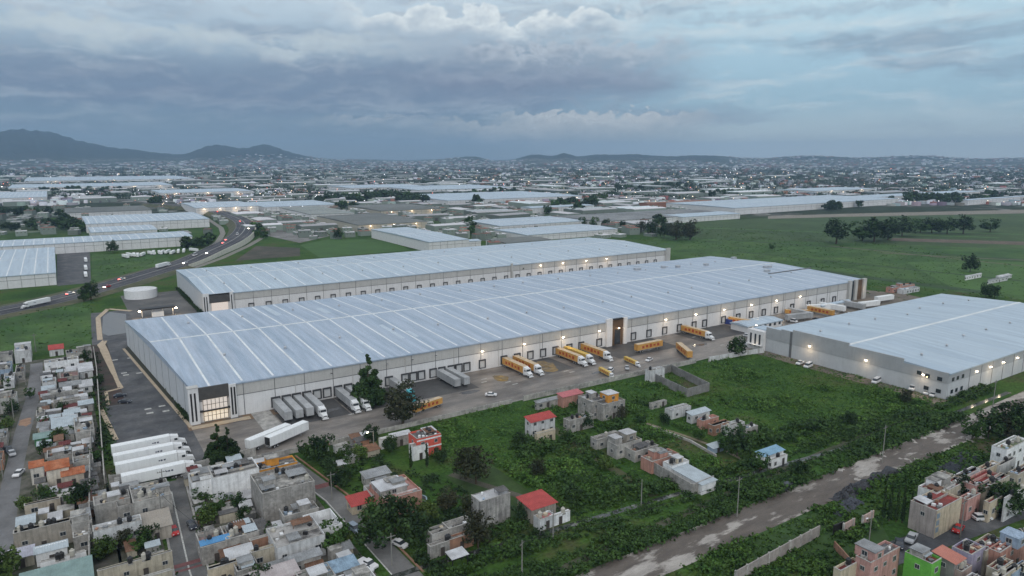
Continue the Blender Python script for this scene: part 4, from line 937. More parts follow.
HS('cream house with dark red roof at the bottom edge left of the pink one', (841,571), (853,557), 5.6, CRM, rm=mat('roof_oxblood', (.14,.035,.035), var=.3), clutter=1)
HS('bright green house with white-framed windows and red roof', (932,564), (915,546), 7.0, GRNW, rm=RRED, clutter=2, side='W')
HS('grey house with a sloping salmon roof right of the bright green one', (955,561), (943,546), 7.0, GRYW, 'shed', RPK2 if False else mat('roof_salmon', (.42,.17,.13), var=.15), hg=.6, side='W')
HS('white and lilac house with red roof and a pale chimney block', (972,555), (966,538), 7.0, LILW, rm=RRED, clutter=4, side='W')
HS('dark red flat roof with skylights behind the lilac house', (986,551), (988,533), 6.4, CRM2, rm=RRED, clutter=5)
HS('red-roofed house with arched red parapet and blue-grey box room', (1000,553), (1020,528), 6.6, SALM, rm=RRED, clutter=4, tower=(.5,.3,2,1.8,2.4,BLUW,BLUW))
HS('red-roofed house with cream walls in the bottom-right corner', (990,586), (1012,562), 6.6, CRM, rm=RRED, clutter=5)
HS('red-roofed house cut by the right edge of the frame', (1024,566), (1048,548), 6.6, CRM2, rm=RRED, clutter=5)
HS('cream house with red roof between lilac house and blue-grey box room', (998,571), (1002,556), 6.2, CRM2, rm=RRED, clutter=3, huts=False)
HS('white house with red roof at the far right edge of the lane', (1016,540), (1030,528), 6.0, WH2, rm=RRED, clutter=3)
HS('pale house with maroon roof at the bottom edge below the lilac one', (966,590), (972,572), 5.6, WH2, rm=RMAR, clutter=2)
HS('cream terrace with red roof edge right of the pink-fronted house, front row', (990,503), (1000,492), 5.4, CRM, rm=RRED, clutter=2)
HS('long white farm shed in the right-hand fields beside the lone dark tree', (966,276), (981,273), 3.4, WH, 'sheet', RWHT, name='shed', cat='shed')
HS('pair-roofed grey farm shed farther right in the fields', (988,280), (1008,276), 3.4, WH2, 'sheet', RGRY, name='shed', cat='shed')
HS('white-roofed farm shed behind the grey one in the fields', (996,276), (1012,274), 3.0, WH2, 'sheet', RWHT, name='shed', cat='shed')
HS('ruined pinkish hut alone in the fields beyond the central warehouse', (893,288), (908,283), 3.6, SALM, rm=ROOFC, clutter=4)
HS('second broken hut joined to the ruined pinkish one in the fields', (904,290), (913,286), 3.0, WH2, rm=RWHT, clutter=2)
HS('narrow pink house with red roof behind the dark tree by the lane', (968,500), (972,490), 5.8, PNK, rm=RRED, clutter=2)
HS('white house with red roof squeezed behind the pink-fronted one', (962,478), (972,466), 6.4, WH, rm=RRED, clutter=3)
HS('red-roofed cream house behind the tall cream block, rearmost of its row', (936,482), (942,470), 6.4, CRM2, rm=RRED, clutter=2)
HS('small red-roofed house left of the tall white building', (986,470), (992,460), 5.6, CRM, rm=RRED, clutter=2)
HS('maroon-roofed house before the tall white building', (1000,466), (1010,456), 5.4, WH2, rm=RMAR, clutter=3)
HS('rose-walled house with red roof in the lane row, between green and lilac', (962,572), (960,560), 5.0, PNKL, rm=RRED, clutter=2)
HS('pale blue-grey house at the right edge below the arched red parapet', (1012,574), (1022,560), 6.0, BLUW, rm=RRED, clutter=3)
# --- walls
def wall_thing(label, pts, h, m=BLOCK, t=.25, name='boundary_wall', pil=None, z=0):
    mid = pts[0]; r = thing(name, label, 'wall', (mid[0],mid[1],0))
    mb = MB(); pm = MB()
    for (x0,y0),(x1,y1) in zip(pts, pts[1:]):
        L = math.hypot(x1-x0,y1-y0); nx, ny = -(y1-y0)/L*t/2, (x1-x0)/L*t/2
        mb.prism([(x0-nx-mid[0],y0-ny-mid[1]),(x1-nx-mid[0],y1-ny-mid[1]),(x1+nx-mid[0],y1+ny-mid[1]),(x0+nx-mid[0],y0+ny-mid[1])], z, h)
        if pil:
            for k in range(int(L/pil)+1):
                f = min(1,k*pil/L); place('pilaster', PILM, r, (x0+(x1-x0)*f-mid[0], y0+(y1-y0)*f-mid[1], 0)).scale = (1,1,h/2.5)
    mb.build('wall_panel', m, r); return r
PILM = MB().box(-.2,-.2,0,.2,.2,2.65).mesh('pilaster', CONC)
wall_thing('long pale boundary wall between the settlement and the warehouse yard', [at(94,352),at(97,372),at(99,400),at(101,430),at(105,484)], 2.6, mat('wall_pale', (.40,.39,.36), var=.2, streak=.3), pil=6)
wall_thing('second pale block wall running down the settlement from the yard corner', [at(92,440),at(91,480),at(91,576)], 4.2, BLOCK, pil=8)
wall_thing('low grey wall along the front edge of the yard, left stretch', [(30,208),(70,207),(135,208)], 1.6, CONC, pil=6)
wall_thing('low grey wall along the front edge of the yard, right stretch', [(140,207.6),(232,207)], 2.0, CONC, pil=6)
wall_thing('pale fence wall in front of the grey right-hand warehouse', [(238,205),(262,203),(271,201)], 2.2, WH2, pil=6)
wall_thing('wall closing the foot of the yard behind the flat-roofed houses', [(5,214.4),(12,212.4),(24,210.5),(44,212)], 2.6, CONC, pil=6)
E1 = [at(645,372),at(669,364),at(708,386),at(687,396),at(645,372)]
def encl(label, corners, h, m=BLOCK): return wall_thing(label, corners, h, m)
a_, b_ = at(688,398), at(612,371)
encl('empty roofless enclosure of grey block walls in the meadow by the yard', [at(648,378),at(687,397),at(709,391),at(671,372),at(648,378)], 3.3, mat('enclosure_block', (.20,.195,.19), var=.25, streak=.3, c2=(.27,.265,.26)))
HS('small white block room at the corner of the roofless enclosure', (650,371), (660,366), 5.0, WH2, clutter=1)
encl('long grey block wall of the compound facing the dirt track', [at(648,470),at(692,496),at(713,487)], 3.4, BLOCK)
wall_thing('pale brick wall with posts below the dirt road, right of centre', [at(735,583),at(790,552),at(819,536)], 2.8, mat('wall_pinkgrey', (.33,.30,.28), var=.3, streak=.3), pil=4)
wall_thing('broken wall with pink and dark panels in front of the cypresses', [at(833,535),at(843,531)], 2.6, DARK)
wall_thing('short pink wall panel with white posts, left of two', [at(843,534),at(854,528)], 2.7, PNKL, pil=4)
wall_thing('short pink wall panel with white posts, right of two', [at(862,526),at(873,520)], 2.7, PNKL, pil=4)
wall_thing('low brown brick wall beside the deep green lawn at the bottom edge', [at(834,548),at(850,566)], 1.8, TERW)
wall_thing('kerb-high stone retaining wall along the narrow pale track of the meadow', [at(652,428),at(690,442),at(716,457)], .8, CONC, t=.5)

# --- lean-to sheds and small rooms squeezed into the gaps between the houses
SH = random.Random(31)
def small_shed(u, v, w, d, h, label):
    wm_ = SH.choice([BLOCK,CONC,WH2,CRM2,CONCD,TERW]); sheet_ = SH.random() < .6
    rm_ = SH.choice([RGRY,RWHT,CONCD,RGRY,RMAR,RDRK,RBLU,mat('rusty_sheet',(.16,.09,.06),var=.4)]) if sheet_ else SH.choice([ROOFC,RWHT,RDRK])
    NM = {'roof_grey_sheet':'grey','roof_white':'whitish','concrete_dark':'dark grey','roof_maroon':'maroon','roof_dark':'blackish','roof_pale_blue':'pale blue','rusty_sheet':'rusty','roof_concrete':'mottled grey'}
    WN = {'block_wall':'block','concrete':'concrete','concrete_dark':'dark'}
    size_ = 'tiny' if w*d < 7 else 'small' if w*d < 12 else 'wide'
    area_ = ('left of the left street' if u < -19 else ('in the lower' if v < 235 else 'in the middle' if v < 290 else 'in the upper')+' rows right of the left street' if u < 4 else 'between boundary wall and middle street' if u < 14 else 'in the block left of the sloping street' if u < 52 else 'on the plots right of the sloping street')
    label = '%s %s-roofed lean-to %s' % (size_, NM.get(rm_.name,'grey'), ('with %s walls ' % WN.get(wm_.name, 'painted'))+area_)
    r = thing('lean_to_shed', label, 'shed', (u,v,0), SH.uniform(-.06,.06), 'lean-to sheds packed between the settlement houses')
    MB().box(-w/2,-d/2,0,w/2,d/2,h-.25).build('wall', wm_, r)
    if sheet_: corrugated(MB(), -w/2-.3,-d/2-.4,w/2+.3,d/2+.2,h-.2,h+SH.uniform(.1,.4)).build('roof', rm_, r)
    else: MB().box(-w/2-.1,-d/2-.1,h-.24,w/2+.1,d/2+.1,h).build('roof', rm_, r)
    SOLID.append((u-w/2,v-d/2,u+w/2,v+d/2))
TREES_CLEAR = []
cnt_ = 0
for (a0,b0,a1,b1,nn_) in ((-12.5,190,3.5,352,95),(-38,205,-20.5,350,38),(4.8,140,13,212,16),(22,130,50,208,42),(60,188,84,206,9)):
    tr = 0; k_ = 0
    while k_ < nn_ and tr < nn_*40:
        tr += 1; w_, d_ = SH.uniform(1.8,4.6), SH.uniform(1.6,4.2); u_, v_ = SH.uniform(a0+w_/2,a1-w_/2), SH.uniform(b0,b1)
        if any(u_-w_/2 < c+.1 and u_+w_/2 > a-.1 and v_-d_/2 < d+.1 and v_+d_/2 > b-.1 for a,b,c,d in SOLID): continue
        small_shed(u_,v_,w_,d_,SH.uniform(1.9,3.0),'small patched lean-to shed squeezed between the crowded settlement houses'); k_ += 1
    cnt_ += k_
print('sheds', cnt_)
# ------------------------------------------------------------------ foliage
def quads(c, n, s, rngl, name=None, asp=.7):
    """leaf-clump faces: centres c, normals n, half sizes s -> verts, faces"""
    k = len(c); r = rngl.normal(size=(k,3)); t = np.cross(n, r); t /= np.linalg.norm(t,axis=1,keepdims=True)+1e-9; b = np.cross(n, t)
    s = s[:,None]; v = np.stack([c-t*s, c-b*s*asp, c+t*s, c+b*s*asp], 1).reshape(-1,3)
    return v
def mesh_from(v, mats, name, mi=None):
    me = bpy.data.meshes.new(name); n = len(v)//4
    me.vertices.add(len(v)); me.vertices.foreach_set('co', v.astype(np.float32).ravel())
    me.loops.add(len(v)); me.loops.foreach_set('vertex_index', np.arange(len(v), dtype=np.int32))
    me.polygons.add(n); me.polygons.foreach_set('loop_start', np.arange(n, dtype=np.int32)*4)
    try: me.polygons.foreach_set('loop_total', np.full(n,4,dtype=np.int32))
    except Exception: pass
    for m in (mats if isinstance(mats,(list,tuple)) else [mats]): me.materials.append(m)
    if mi is not None: me.polygons.foreach_set('material_index', mi)
    me.update(calc_edges=True); return me
def crown_pts(seed, blobs, n, shape):
    g = np.random.default_rng(seed); C=[]; Nn=[]
    for (bx,by,bz,br) in blobs:
        k = max(8,int(n*br*br)); d = g.normal(size=(k,3)); d /= np.linalg.norm(d,axis=1,keepdims=True)
        rad = br*(1-.35*g.random(k)**2)*(1+.22*np.sin(d[:,0]*5+bx)*np.sin(d[:,1]*4+by)+.12*np.sin(d[:,2]*9+bz))
        p = d*rad[:,None]*np.array([1,1,shape]) + (bx,by,bz); C.append(p); Nn.append(d+g.normal(size=(k,3))*.55)
    C=np.concatenate(C); Nn=np.concatenate(Nn); Nn/=np.linalg.norm(Nn,axis=1,keepdims=True)
    return C,Nn,g
def broad_blobs(seed, h, w, k, low=.35):
    r = random.Random(seed); L=[]
    for i in range(k):
        a = i*2.4+r.random(); q = (i+.5)/k; z = h*(low+(.92-low)*q*r.uniform(.85,1.05)); rr = w*.5*math.sqrt(max(.05,1-((z/h-.6)/.5)**2))*r.uniform(.35,.8)
        L.append((math.cos(a)*rr, math.sin(a)*rr, z, w*r.uniform(.16,.27)))
    L.append((0,0,h*.62,w*.26)); return L
def vals_(C, s, seed):
    g = np.random.default_rng(seed+50); w = g.normal(size=(6,3))/s; ph = g.random(6)*6.28
    return .5+.5*np.sin(C@w.T+ph).sum(1)/3.2
def tree_template(name, label, seed, h, w, leaf, n=26, k=12, low=.35, ls=.38, shape=.85, kind='broad', parts=True, cat='tree', group=None):
    if kind == 'broad': bl = broad_blobs(seed, h, w, k, low)
    elif kind == 'column':
        r = random.Random(seed); bl = [(r.uniform(-.12,.12)*w, r.uniform(-.12,.12)*w, h*(.12+.84*i/k), w*.42*(1-.75*(i/k)**2)*r.uniform(.85,1.1)) for i in range(k)]
    else:   # conifer: tiers
        r = random.Random(seed); bl = []
        for i in range(k):
            q = i/(k-1); rr = w*.5*(1-q)**.8*.75
            for j in range(max(1,int(5*(1-q)))):
                a = j*2*math.pi/max(1,int(5*(1-q)))+i; bl.append((math.cos(a)*rr*r.uniform(.7,1.1), math.sin(a)*rr*r.uniform(.7,1.1), h*(.12+.86*q)+r.uniform(-.3,.3), max(.35,w*.17*(1-q*.75)))) 
    C,Nn,g = crown_pts(seed, bl, n, shape)
    if kind == 'broad':      # open the crown: thin it where a coarse noise is low
        q = vals_(C, 1.1, seed); kp = q > .33; C = C[kp]; Nn = Nn[kp]
    v = quads(C,Nn,ls*(.5+.8*g.random(len(C))),g)
    root = thing(name, label, cat, (0,0,0), 0, group)
    place('crown', mesh_from(v, leaf, 'crown'), root)
    r = random.Random(seed+1); mb = MB(); th = h*(.55 if kind=='broad' else .8); tr = max(.12,h*.028)
    mb.tube((0,0,-.1),(r.uniform(-.2,.2),r.uniform(-.2,.2),th*.55),tr,tr*.7,8); mb.tube((0,0,th*.5),(r.uniform(-.3,.3),r.uniform(-.3,.3),th),tr*.7,tr*.3,7)
    mb.build('trunk', BARK, root)
    if kind=='broad':
        for (bx,by,bz,br) in bl[:5]:
            MB().tube((0,0,th*.42),(bx*.8,by*.8,bz),tr*.5,tr*.14,5).build('limb', BARK, root)
    return template(root)
T = {
 'round': tree_template('broadleaf_tree','t',1,7,7,G2,n=60,k=14,low=.3),
 'round2': tree_template('broadleaf_tree','t',2,7,6.4,G1,n=60,k=13,low=.28),
 'bright': tree_template('broadleaf_tree','t',3,6,6,G4,n=60,k=12,low=.25),
 'tall': tree_template('broadleaf_tree','t',4,10,6.4,G2,n=60,k=16,low=.3),
 'brown': tree_template('brownish_tree','t',5,12,8.5,G3,n=55,k=16,low=.2),
 'column': tree_template('cypress_tree','t',6,10,2.2,G2,n=120,k=14,kind='column',ls=.28),
 'conifer': tree_template('conifer_tree','t',7,12,8.5,G2,n=210,k=13,kind='conifer',ls=.34),
 'loose': tree_template('broadleaf_tree','t',8,9,8,G3,n=34,k=15,low=.25,ls=.34),
}
for k_, (nn) in {'round':0}.items(): pass
used = set()
def tree(kind, px, py, h, label, base=None, w=1.0, group=None):
    w = 1.45 if (px > 820 and py < 250) else 1.3 if kind == 'brown' else .42 if kind == 'column' and px > 800 else .6 if kind == 'column' else w
    t = T[kind]; first = kind not in used; used.add(kind)
    u,v = at(px,py); hh = {'round':7,'round2':7,'bright':6,'tall':10,'brown':12,'column':10,'conifer':12,'loose':9}[kind]
    s = h/hh
    return inst(t, (u,v,0), rnd.uniform(0,6.28) , label, group, (s*w,s*w,s), first=first)
NT = [('conifer',369,404,19,'big dark conifer at the front of the central warehouse between two groups of docked trucks'),
 ('brown',403,424,14.5,'large brownish tree at the yard edge beside the parked orange trailer'),
 ('conifer',219,462,12,'left one of two merged dark conifers at the yard corner by the angled white trailers'),
 ('conifer',229,462,11,'right one of two merged dark conifers at the yard corner by the angled white trailers'),
 ('tall',372,446,7.5,'dark bushy tree at the yard edge left of the small white box shed'),
 ('round',322,462,8,'broad dark tree at the top of the plots, left one of the group'),('round2',308,458,6,'smaller green tree left of the broad dark plot tree'),
 ('loose',476,484,11,'tall dusky tree at the left edge of the thicket right of the parked white car'),('loose',466,478,9,'shorter dusky tree joined to the tall one beside the white car'),
 ('round',737,356,8.5,'lone round dark tree at the corner of the right-hand warehouse'),
 ('round',737,456,9,'big dark tree at the end of the back house ribbon'),('round2',725,452,6,'smaller dark tree beside the big one at the end of the back ribbon'),
 ('bright',206,524,5.2,'bright green garden tree at the corner of the middle street'),('round2',218,514,5.2,'dark green tree above the bright garden tree'),
 ('round',238,510,4.2,'low dark tree below the tallest blank white wall'),('round2',200,502,4.5,'small tree against the first white-walled house'),
 ('round2',334,550,7,'full green tree beside the sloping street'),('bright',345,545,4,'little light-green tree on the pavement of the sloping street'),
 ('round',376,548,9,'broad dark tree right of the sloping street, left of the pair'),('round',395,532,9,'broad dark tree right of the sloping street, right of the pair'),
 ('round2',376,520,6,'green tree between terracotta-roofed house and sloping street'),('bright',428,520,5.5,'yellow-green tree below the round trampoline'),
 ('round',417,545,8,'dark tree behind the white car in the grove'),('round2',408,512,5,'low green tree left of the trampoline'),
 ('loose',478,548,9,'dusky brown tree right of the white sheet canopy'),('brown',448,510,6,'thin brownish tree above the slate-roofed house'),
 ('loose',470,520,7,'dusky tree between slate-roofed house and unfinished block building'),
 ('round',340,488,5.5,'garden tree beside the sloping street, uppermost'),('round2',350,478,6,'garden tree left of the lean-to roofs'),('bright',360,460,5,'light-green garden tree above the lean-to roofs'),('round',391,452,5,'dark garden tree below the small white box shed'),
 ('round2',345,462,5,'garden tree right of the group of broad dark plot trees'),('round',330,475,5,'dark garden tree in the middle of the sloping-street plots'),
 ('column',411,468,8,'tall dark cypress at the left corner of the coral-red house'),('column',427,467,8.5,'tall dark cypress in front of the coral-red house'),
 ('round',440,463,4.5,'low dark bushes-like tree below the coral-red facade'),
 ('round2',54,503,4.0,'dark tree in front of the orange-tiled house, left'),('round',44,503,4.6,'dark tree in front of the orange-tiled house, larger one'),('round',84,506,6.5,'dark garden tree right of the red-brown roof'),
 ('round2',75,508,5,'green garden tree beside the red-brown roof'),('bright',58,443,5,'light-green tree right of the teal-sheet terrace'),('round2',68,440,4.5,'green tree behind the light-green one at the teal terrace'),
 ('round',46,455,4.5,'dark tree between teal terrace and rubble roof'),('round',52,372,3.5,'small dark tree beside the pale grey street house'),('round2',60,376,3.2,'small tree right of the pale grey street house'),
 ('round',86,360,4.5,'dark tree at the boundary wall near the wide flat grey-roofed house'),('round2',97,462,4.5,'dark tree between the two long boundary walls'),
 ('round',100,384,3.5,'low dark tree beside the boundary wall at the yard'),
 ('round2',8,388,4,'dark tree at the left edge behind the broad pale house'),('round',12,414,5,'dark tree below the broad pale house at the left edge'),('bright',8,428,4,'yellow-green tree at the left edge'),
 ('bright',2,585,8,'yellow-green tree in the bottom-left corner'),
 ('bright',104,558,5.5,'bright tree at the foot of the white-walled house, left end of the row'),('loose',125,548,5,'brown leafless-looking tree in the row behind the long white roof'),('round',148,546,5,'dark tree in the row behind the long white roof'),('round2',138,552,4.5,'green tree in the row behind the long white roof, middle'),
 ('round',262,588,5,'dark tree in front of the cream house at the bottom edge'),
 ('column',883,520,11,'leftmost of the dark cypresses in front of the tall cream block'),('column',889,521,12,'second dark cypress from the left before the tall cream block'),('column',896,522,11,'third dark cypress from the left before the tall cream block'),('column',902,523,12,'fourth dark cypress from the left before the tall cream block'),('column',910,523,10,'dark cypress nearest the tall cream block'),
 ('round',964,506,8,'dark tree between the tall cream block and the pink-fronted house'),('round',1003,515,8.5,'round dark tree beside the white parked car at the right edge'),('round2',1014,512,7,'dark tree at the right edge below the round one'),
 ('round',988,438,9,'broad dark tree at the end of the dirt road'),('tall',1006,436,12,'tallest dark tree at the right edge above the white building'),('tall',1018,440,13,'tall dark tree cut by the right edge of the frame'),
 ('round2',972,440,7,'lower dark tree left of the broad one at the end of the dirt road'),('loose',1008,440,8,'dusky tree behind the tall white building'),
 ('tall',521,279,11,'dark tree standing in the gap between the two long warehouses'),('round',527,277,7,'lower dark tree beside the tall one in the warehouse gap'),('round',497,281,6,'low dark tree left of the tall one in the warehouse gap'),
 ('round',91,300,11,'round dark tree between the highway and the water tank'),('round2',84,302,8,'smaller dark tree beside the highway left of the round one'),
 ('round',113,253,11,'round dark tree against the very long narrow warehouse'),('round',338,239,11,'round dark tree at the corner of the bright green field'),
 ('tall',836,244,27,'tall dark tree standing leftmost among the meadow trees'),('round',970,272,13,'lone dark tree in the right-hand fields'),
 ('round2',862,241,21,'broad tree second from the left among the meadow trees'),('round',874,242,24,'broad tree third from the left among the meadow trees'),('tall',888,240,25,'tall tree in the middle of the meadow trees'),('round',902,236,21,'tree right of the tall middle one among the meadow trees'),
 ('round2',920,233,17,'low broad dark tree right of the meadow group'),('round',932,233,17,'low broad dark tree fourth from the right of the meadow group'),('tall',947,234,20,'dark tree third from the right of the meadow group'),('tall',963,234,23,'tallest of the right part of the meadow trees'),('round2',990,232,16,'rightmost broad tree of the meadow group'),
 ('round2',772,250,7,'small round bush-like tree alone in the left part of the fields'),
 ('brown',676,240,21,'big dusky tree at the left end of the fields'),('brown',690,240,22,'second big dusky tree at the left end of the fields'),('round',664,238,17,'dark tree left of the two dusky ones'),('round',652,236,17,'dark tree in the row behind the second warehouse, right end'),('loose',641,233,15,'dusky tree in the row behind the second warehouse'),
 ('round',606,229,12,'round dark tree in front of the grey factory roofs, left'),('round',622,229,10,'round dark tree in front of the grey factory roofs, right'),('round2',594,227,13,'dark tree left of the round ones by the grey factory roofs'),('round2',583,226,12,'dark tree in the row left of the grey factory roofs'),
 ('round',840,300,9,'dark tree beyond the right warehouse roof') if False else ('round',986,298,9,'low dark tree just beyond the roof of the right-hand warehouse'),
 ('round',994,298,8,'second low dark tree just beyond the roof of the right-hand warehouse'),
]
NT += [('round',520,448,5,'dark tree below the lone red-roofed meadow house'),('round2',566,442,4.5,'low tree below the bare block house with rubble roof'),('round',586,428,5,'dark tree left of the grey flat house with two porch lamps'),('loose',622,420,5,'dusky tree between the orange-topped house and the back ribbon'),('round2',640,425,5,'green tree left of the near end of the back ribbon'),('bright',606,470,4.5,'light-green tree in the thicket left of the walled compound'),
 ('loose',537,478,6,'greyish bare-looking tree behind the red-roofed house by the unfinished block'),('round',575,505,5,'dark tree right of the low white annex in the meadow'),('round2',698,440,4.5,'small tree below the back house ribbon, right part'),('round',664,425,4,'small dark tree in front of the back house ribbon'),('round2',30,398,4,'small tree at the left kerb of the left street'),('round',62,413,4,'small dark tree behind the two-tone blue-white roof'),('round2',44,428,4,'small tree behind the green-edged terrace'),('bright',26,510,4,'light-green tree at the street corner by the red-brown roof'),
 ('round',288,478,3.5,'small dark tree inside the ochre-walled terrace'),('round',245,522,4,'dark tree behind the dark asphalt-grey roof'),('round2',272,538,3.5,'small tree behind the maroon flat roof'),('round',520,520,4,'dark tree in front of the unfinished block building'),('round2',760,470,5,'green tree below the blue-roofed white hut'),('round',800,478,5,'dark tree on the canal bank right of the blue-roofed hut'),('loose',905,405,6,'dusky tree at the corner of the right-hand warehouse'),('round',850,425,4.5,'dark tree in the hedge of the right meadow')]
for k_,x_,y_,h_,l_ in NT: tree(k_,x_,y_,h_,l_)
for k_ in T:
    if k_ not in used: print('unused template', k_)
# distant trees: light single meshes, four forms shared by all
def far_tree_mesh(seed, leaf):
    bl = broad_blobs(seed, 9, 9, 7, .2); C,Nn,g = crown_pts(seed, bl, 7, .8)
    C[:,2] = np.maximum(C[:,2], .2)
    return mesh_from(quads(C,Nn,1.15*(.6+.8*g.random(len(C))),g), leaf, 'distant_tree')
FT = [far_tree_mesh(60+i, [G2,G1,G2,G2][i]) for i in range(4)]
def inside(p, poly):
    x,y = p; c = False; n = len(poly)
    for i in range(n):
        x0,y0 = poly[i]; x1,y1 = poly[i-1]
        if (y0>y)!=(y1>y) and x < (x1-x0)*(y-y0)/(y1-y0)+x0: c = not c
    return c
FIELDS_PX = [[(690,214),(830,212),(1100,206),(1100,300),(640,248)],[(0,290),(92,290),(92,345),(0,345)],[(92,250),(172,250),(172,285),(92,285)],[(256,239),(400,239),(420,252),(320,262)]]
HWAY_PX = [[(-10,320),(60,306),(130,288),(200,266),(238,251),(256,238),(256,226),(240,214),(205,206),(190,206),(215,216),(232,226),(230,234),(200,250),(120,276),(60,292),(-10,306)]]
def px_of(x, y, z):
    a = x*math.cos(HEAD)-y*math.sin(HEAD); b = x*math.sin(HEAD)+y*math.cos(HEAD); z -= H
    dep = b*math.cos(PIT)-z*math.sin(PIT); up = b*math.sin(PIT)+z*math.cos(PIT); return 512+F*a/dep, 288-F*up/dep
BIG = [(26,245,445,385),(60,420,445,545),(270,118,445,215)] + HALLS
def blocked(x, y, m=3):
    return any(a-m < x < c+m and b-m < y < d+m for a,b,c,d in BIG)
# ---- rows and clumps of far trees (px rows: x0,y0,x1,y1,count,height)
rows = [(300,207,345,200,14,11),(350,204,395,197,20,12),(395,202,482,205,34,12),(190,250,215,243,6,8),(60,214,80,232,7,8),(150,206,160,203,5,9),(48,196,70,190,6,9),(70,192,120,190,10,9),(120,186,160,189,8,9),(330,208,352,210,6,10),
        (452,196,512,192,12,9),(545,213,575,206,9,11),(572,216,600,203,8,11),(820,207,880,200,10,12),(885,201,960,204,14,12),(905,203,1024,201,14,11),(700,198,735,194,7,10),(640,216,660,228,6,12),(560,222,590,226,6,10),(464,220,474,236,6,8),(600,191,700,186,14,10),(780,209,845,210,9,10),(850,203,860,208,5,12),(950,199,1024,197,8,10),(255,230,262,240,4,6),(0,215,50,214,10,8),(0,230,60,228,10,7),(48,226,84,232,8,8),(20,192,50,192,5,8),(512,228,545,222,6,7)]
ftn = 0
ROWL = [(30,213,'the hall at the left edge'),(70,193,'the small white hall far left'),(150,205,'the three-bay white warehouse'),(210,246,'the foot of the highway bend'),(370,203,'the dark flat-roofed factories'),(440,204,'the long distant hall left of centre'),(480,194,'the pale hall left of centre'),(560,210,'the bright red building'),(590,216,'the grey factory roofs'),(650,220,'the left end of the fields'),(650,190,'the brown-red hall'),(812,209,'the long white hall beyond the fields'),(920,203,'the track behind the meadow trees'),(985,199,'the far right shed'),(464,228,'the workshops behind the second warehouse')]
for (x0,y0,x1,y1,n,h) in rows:
    n = int(n*1.25); h *= 1.45; mid = (x0+x1)/2
    rl = 'dark leafy tree in the row near %s' % min(ROWL, key=lambda q: abs(q[0]-mid)+4*abs(q[1]-(y0+y1)/2))[2]
    for i in range(n):
        f = (i+rnd.random())/n; x,y = at(x0+(x1-x0)*f, y0+(y1-y0)*f+rnd.uniform(-1,1)); x += rnd.uniform(-6,6); y += rnd.uniform(-6,6)
        if blocked(x,y,2): continue
        s = h/9*rnd.uniform(.65,1.25); ftn += 1
        o = place('distant_tree', FT[rnd.randrange(4)], None, (x,y,0), rnd.uniform(0,6)); o.scale = (s*1.1,s*1.1,s)
        tag(o, rl, 'tree', 'trees '+rl[22:])
print('far trees', ftn)
# ------------------------------------------------------------------ weeds, thickets, hedges: uncountable ground cover
def vals(x, y, s, seed):
    """cheap smooth value noise"""
    g = np.random.default_rng(seed); tab = g.random((64,64)); X_ = (x/s)%64; Y_ = (y/s)%64
    i = X_.astype(int); j = Y_.astype(int); fx = X_-i; fy = Y_-j; fx = fx*fx*(3-2*fx); fy = fy*fy*(3-2*fy); i2 = (i+1)%64; j2 = (j+1)%64
    return (tab[i,j]*(1-fx)+tab[i2,j]*fx)*(1-fy)+(tab[i,j2]*(1-fx)+tab[i2,j2]*fx)*fy
def cover(name, label, polys, dens, hmin, hmax, leaf, seed, per=7, size=.34, thick=(.5,.75), skip=(), jit=1.0):
    g = np.random.default_rng(seed); VV = []
    for poly in polys:
        P_ = np.array(poly); a = P_.min(0); b = P_.max(0); area = (b-a).prod(); n = int(area*dens)
        x = g.uniform(a[0],b[0],n); y = g.uniform(a[1],b[1],n)
        keep = np.array([inside((x[i],y[i]), poly) for i in range(n)], bool) if len(poly) != 4 or True else None
        for (s0,s1,s2,s3) in list(SOLID)+list(skip): keep &= ~((x > s0-.8)&(x < s2+.8)&(y > s1-.8)&(y < s3+.8))
        x = x[keep]; y = y[keep]
        q = .6*vals(x,y,13,seed+1)+.4*vals(x,y,4.5,seed+2)
        t = np.clip((q-thick[0])/(thick[1]-thick[0]),0,1); h = hmin+(hmax-hmin)*t
        m = (g.random(len(x)) < (.45+.55*t)); x=x[m]; y=y[m]; h=h[m]
        k = per; X_ = np.repeat(x,k); Y_ = np.repeat(y,k); H_ = np.repeat(h,k)
        w = .5+H_*.45; c = np.stack([X_+g.normal(size=len(X_))*w*.5, Y_+g.normal(size=len(X_))*w*.5, H_*(.15+.85*g.random(len(X_)))],1)
        nn = g.normal(size=c.shape)*.6+[0,0,.8]; nn /= np.linalg.norm(nn,axis=1,keepdims=True)
        VV.append(quads(c,nn,size*(.6+.8*g.random(len(c)))*(.8+.25*H_),g))
    v = np.concatenate(VV); me = mesh_from(v, leaf, name)
    o = place(name, me); tag(o, label, 'vegetation', kind='stuff'); return o, len(v)//4
PATHS = [(60,99.2,330,107.8),(85,136,101.5,168)]
print(cover('meadow_weeds','rough dark-green weeds and scrub covering the open meadow', [[(101,123),(300,116),(276,120),(272,203),(236,205),(140,206),(88,206),(88,170),(101,168)]], 1.2, .08, 1.9, G5, 3, per=8, size=.30, thick=(.48,.80), skip=PATHS+[(128,124,133,186),(163,122,168,165)])[1])
print(cover('meadow_thicket','dense dark bushes in the middle of the meadow', [[(104,132),(128,130),(140,150),(133,184),(112,176)],[(136,150),(150,130),(160,150),(150,200),(138,200)],[(175,132),(235,121),(262,120),(262,126),(235,130),(180,142)],[(160,182),(205,160),(206,166),(165,190)]], .34, .4, 2.8, G1, 5, per=22, size=.34, thick=(.42,.72))[1])
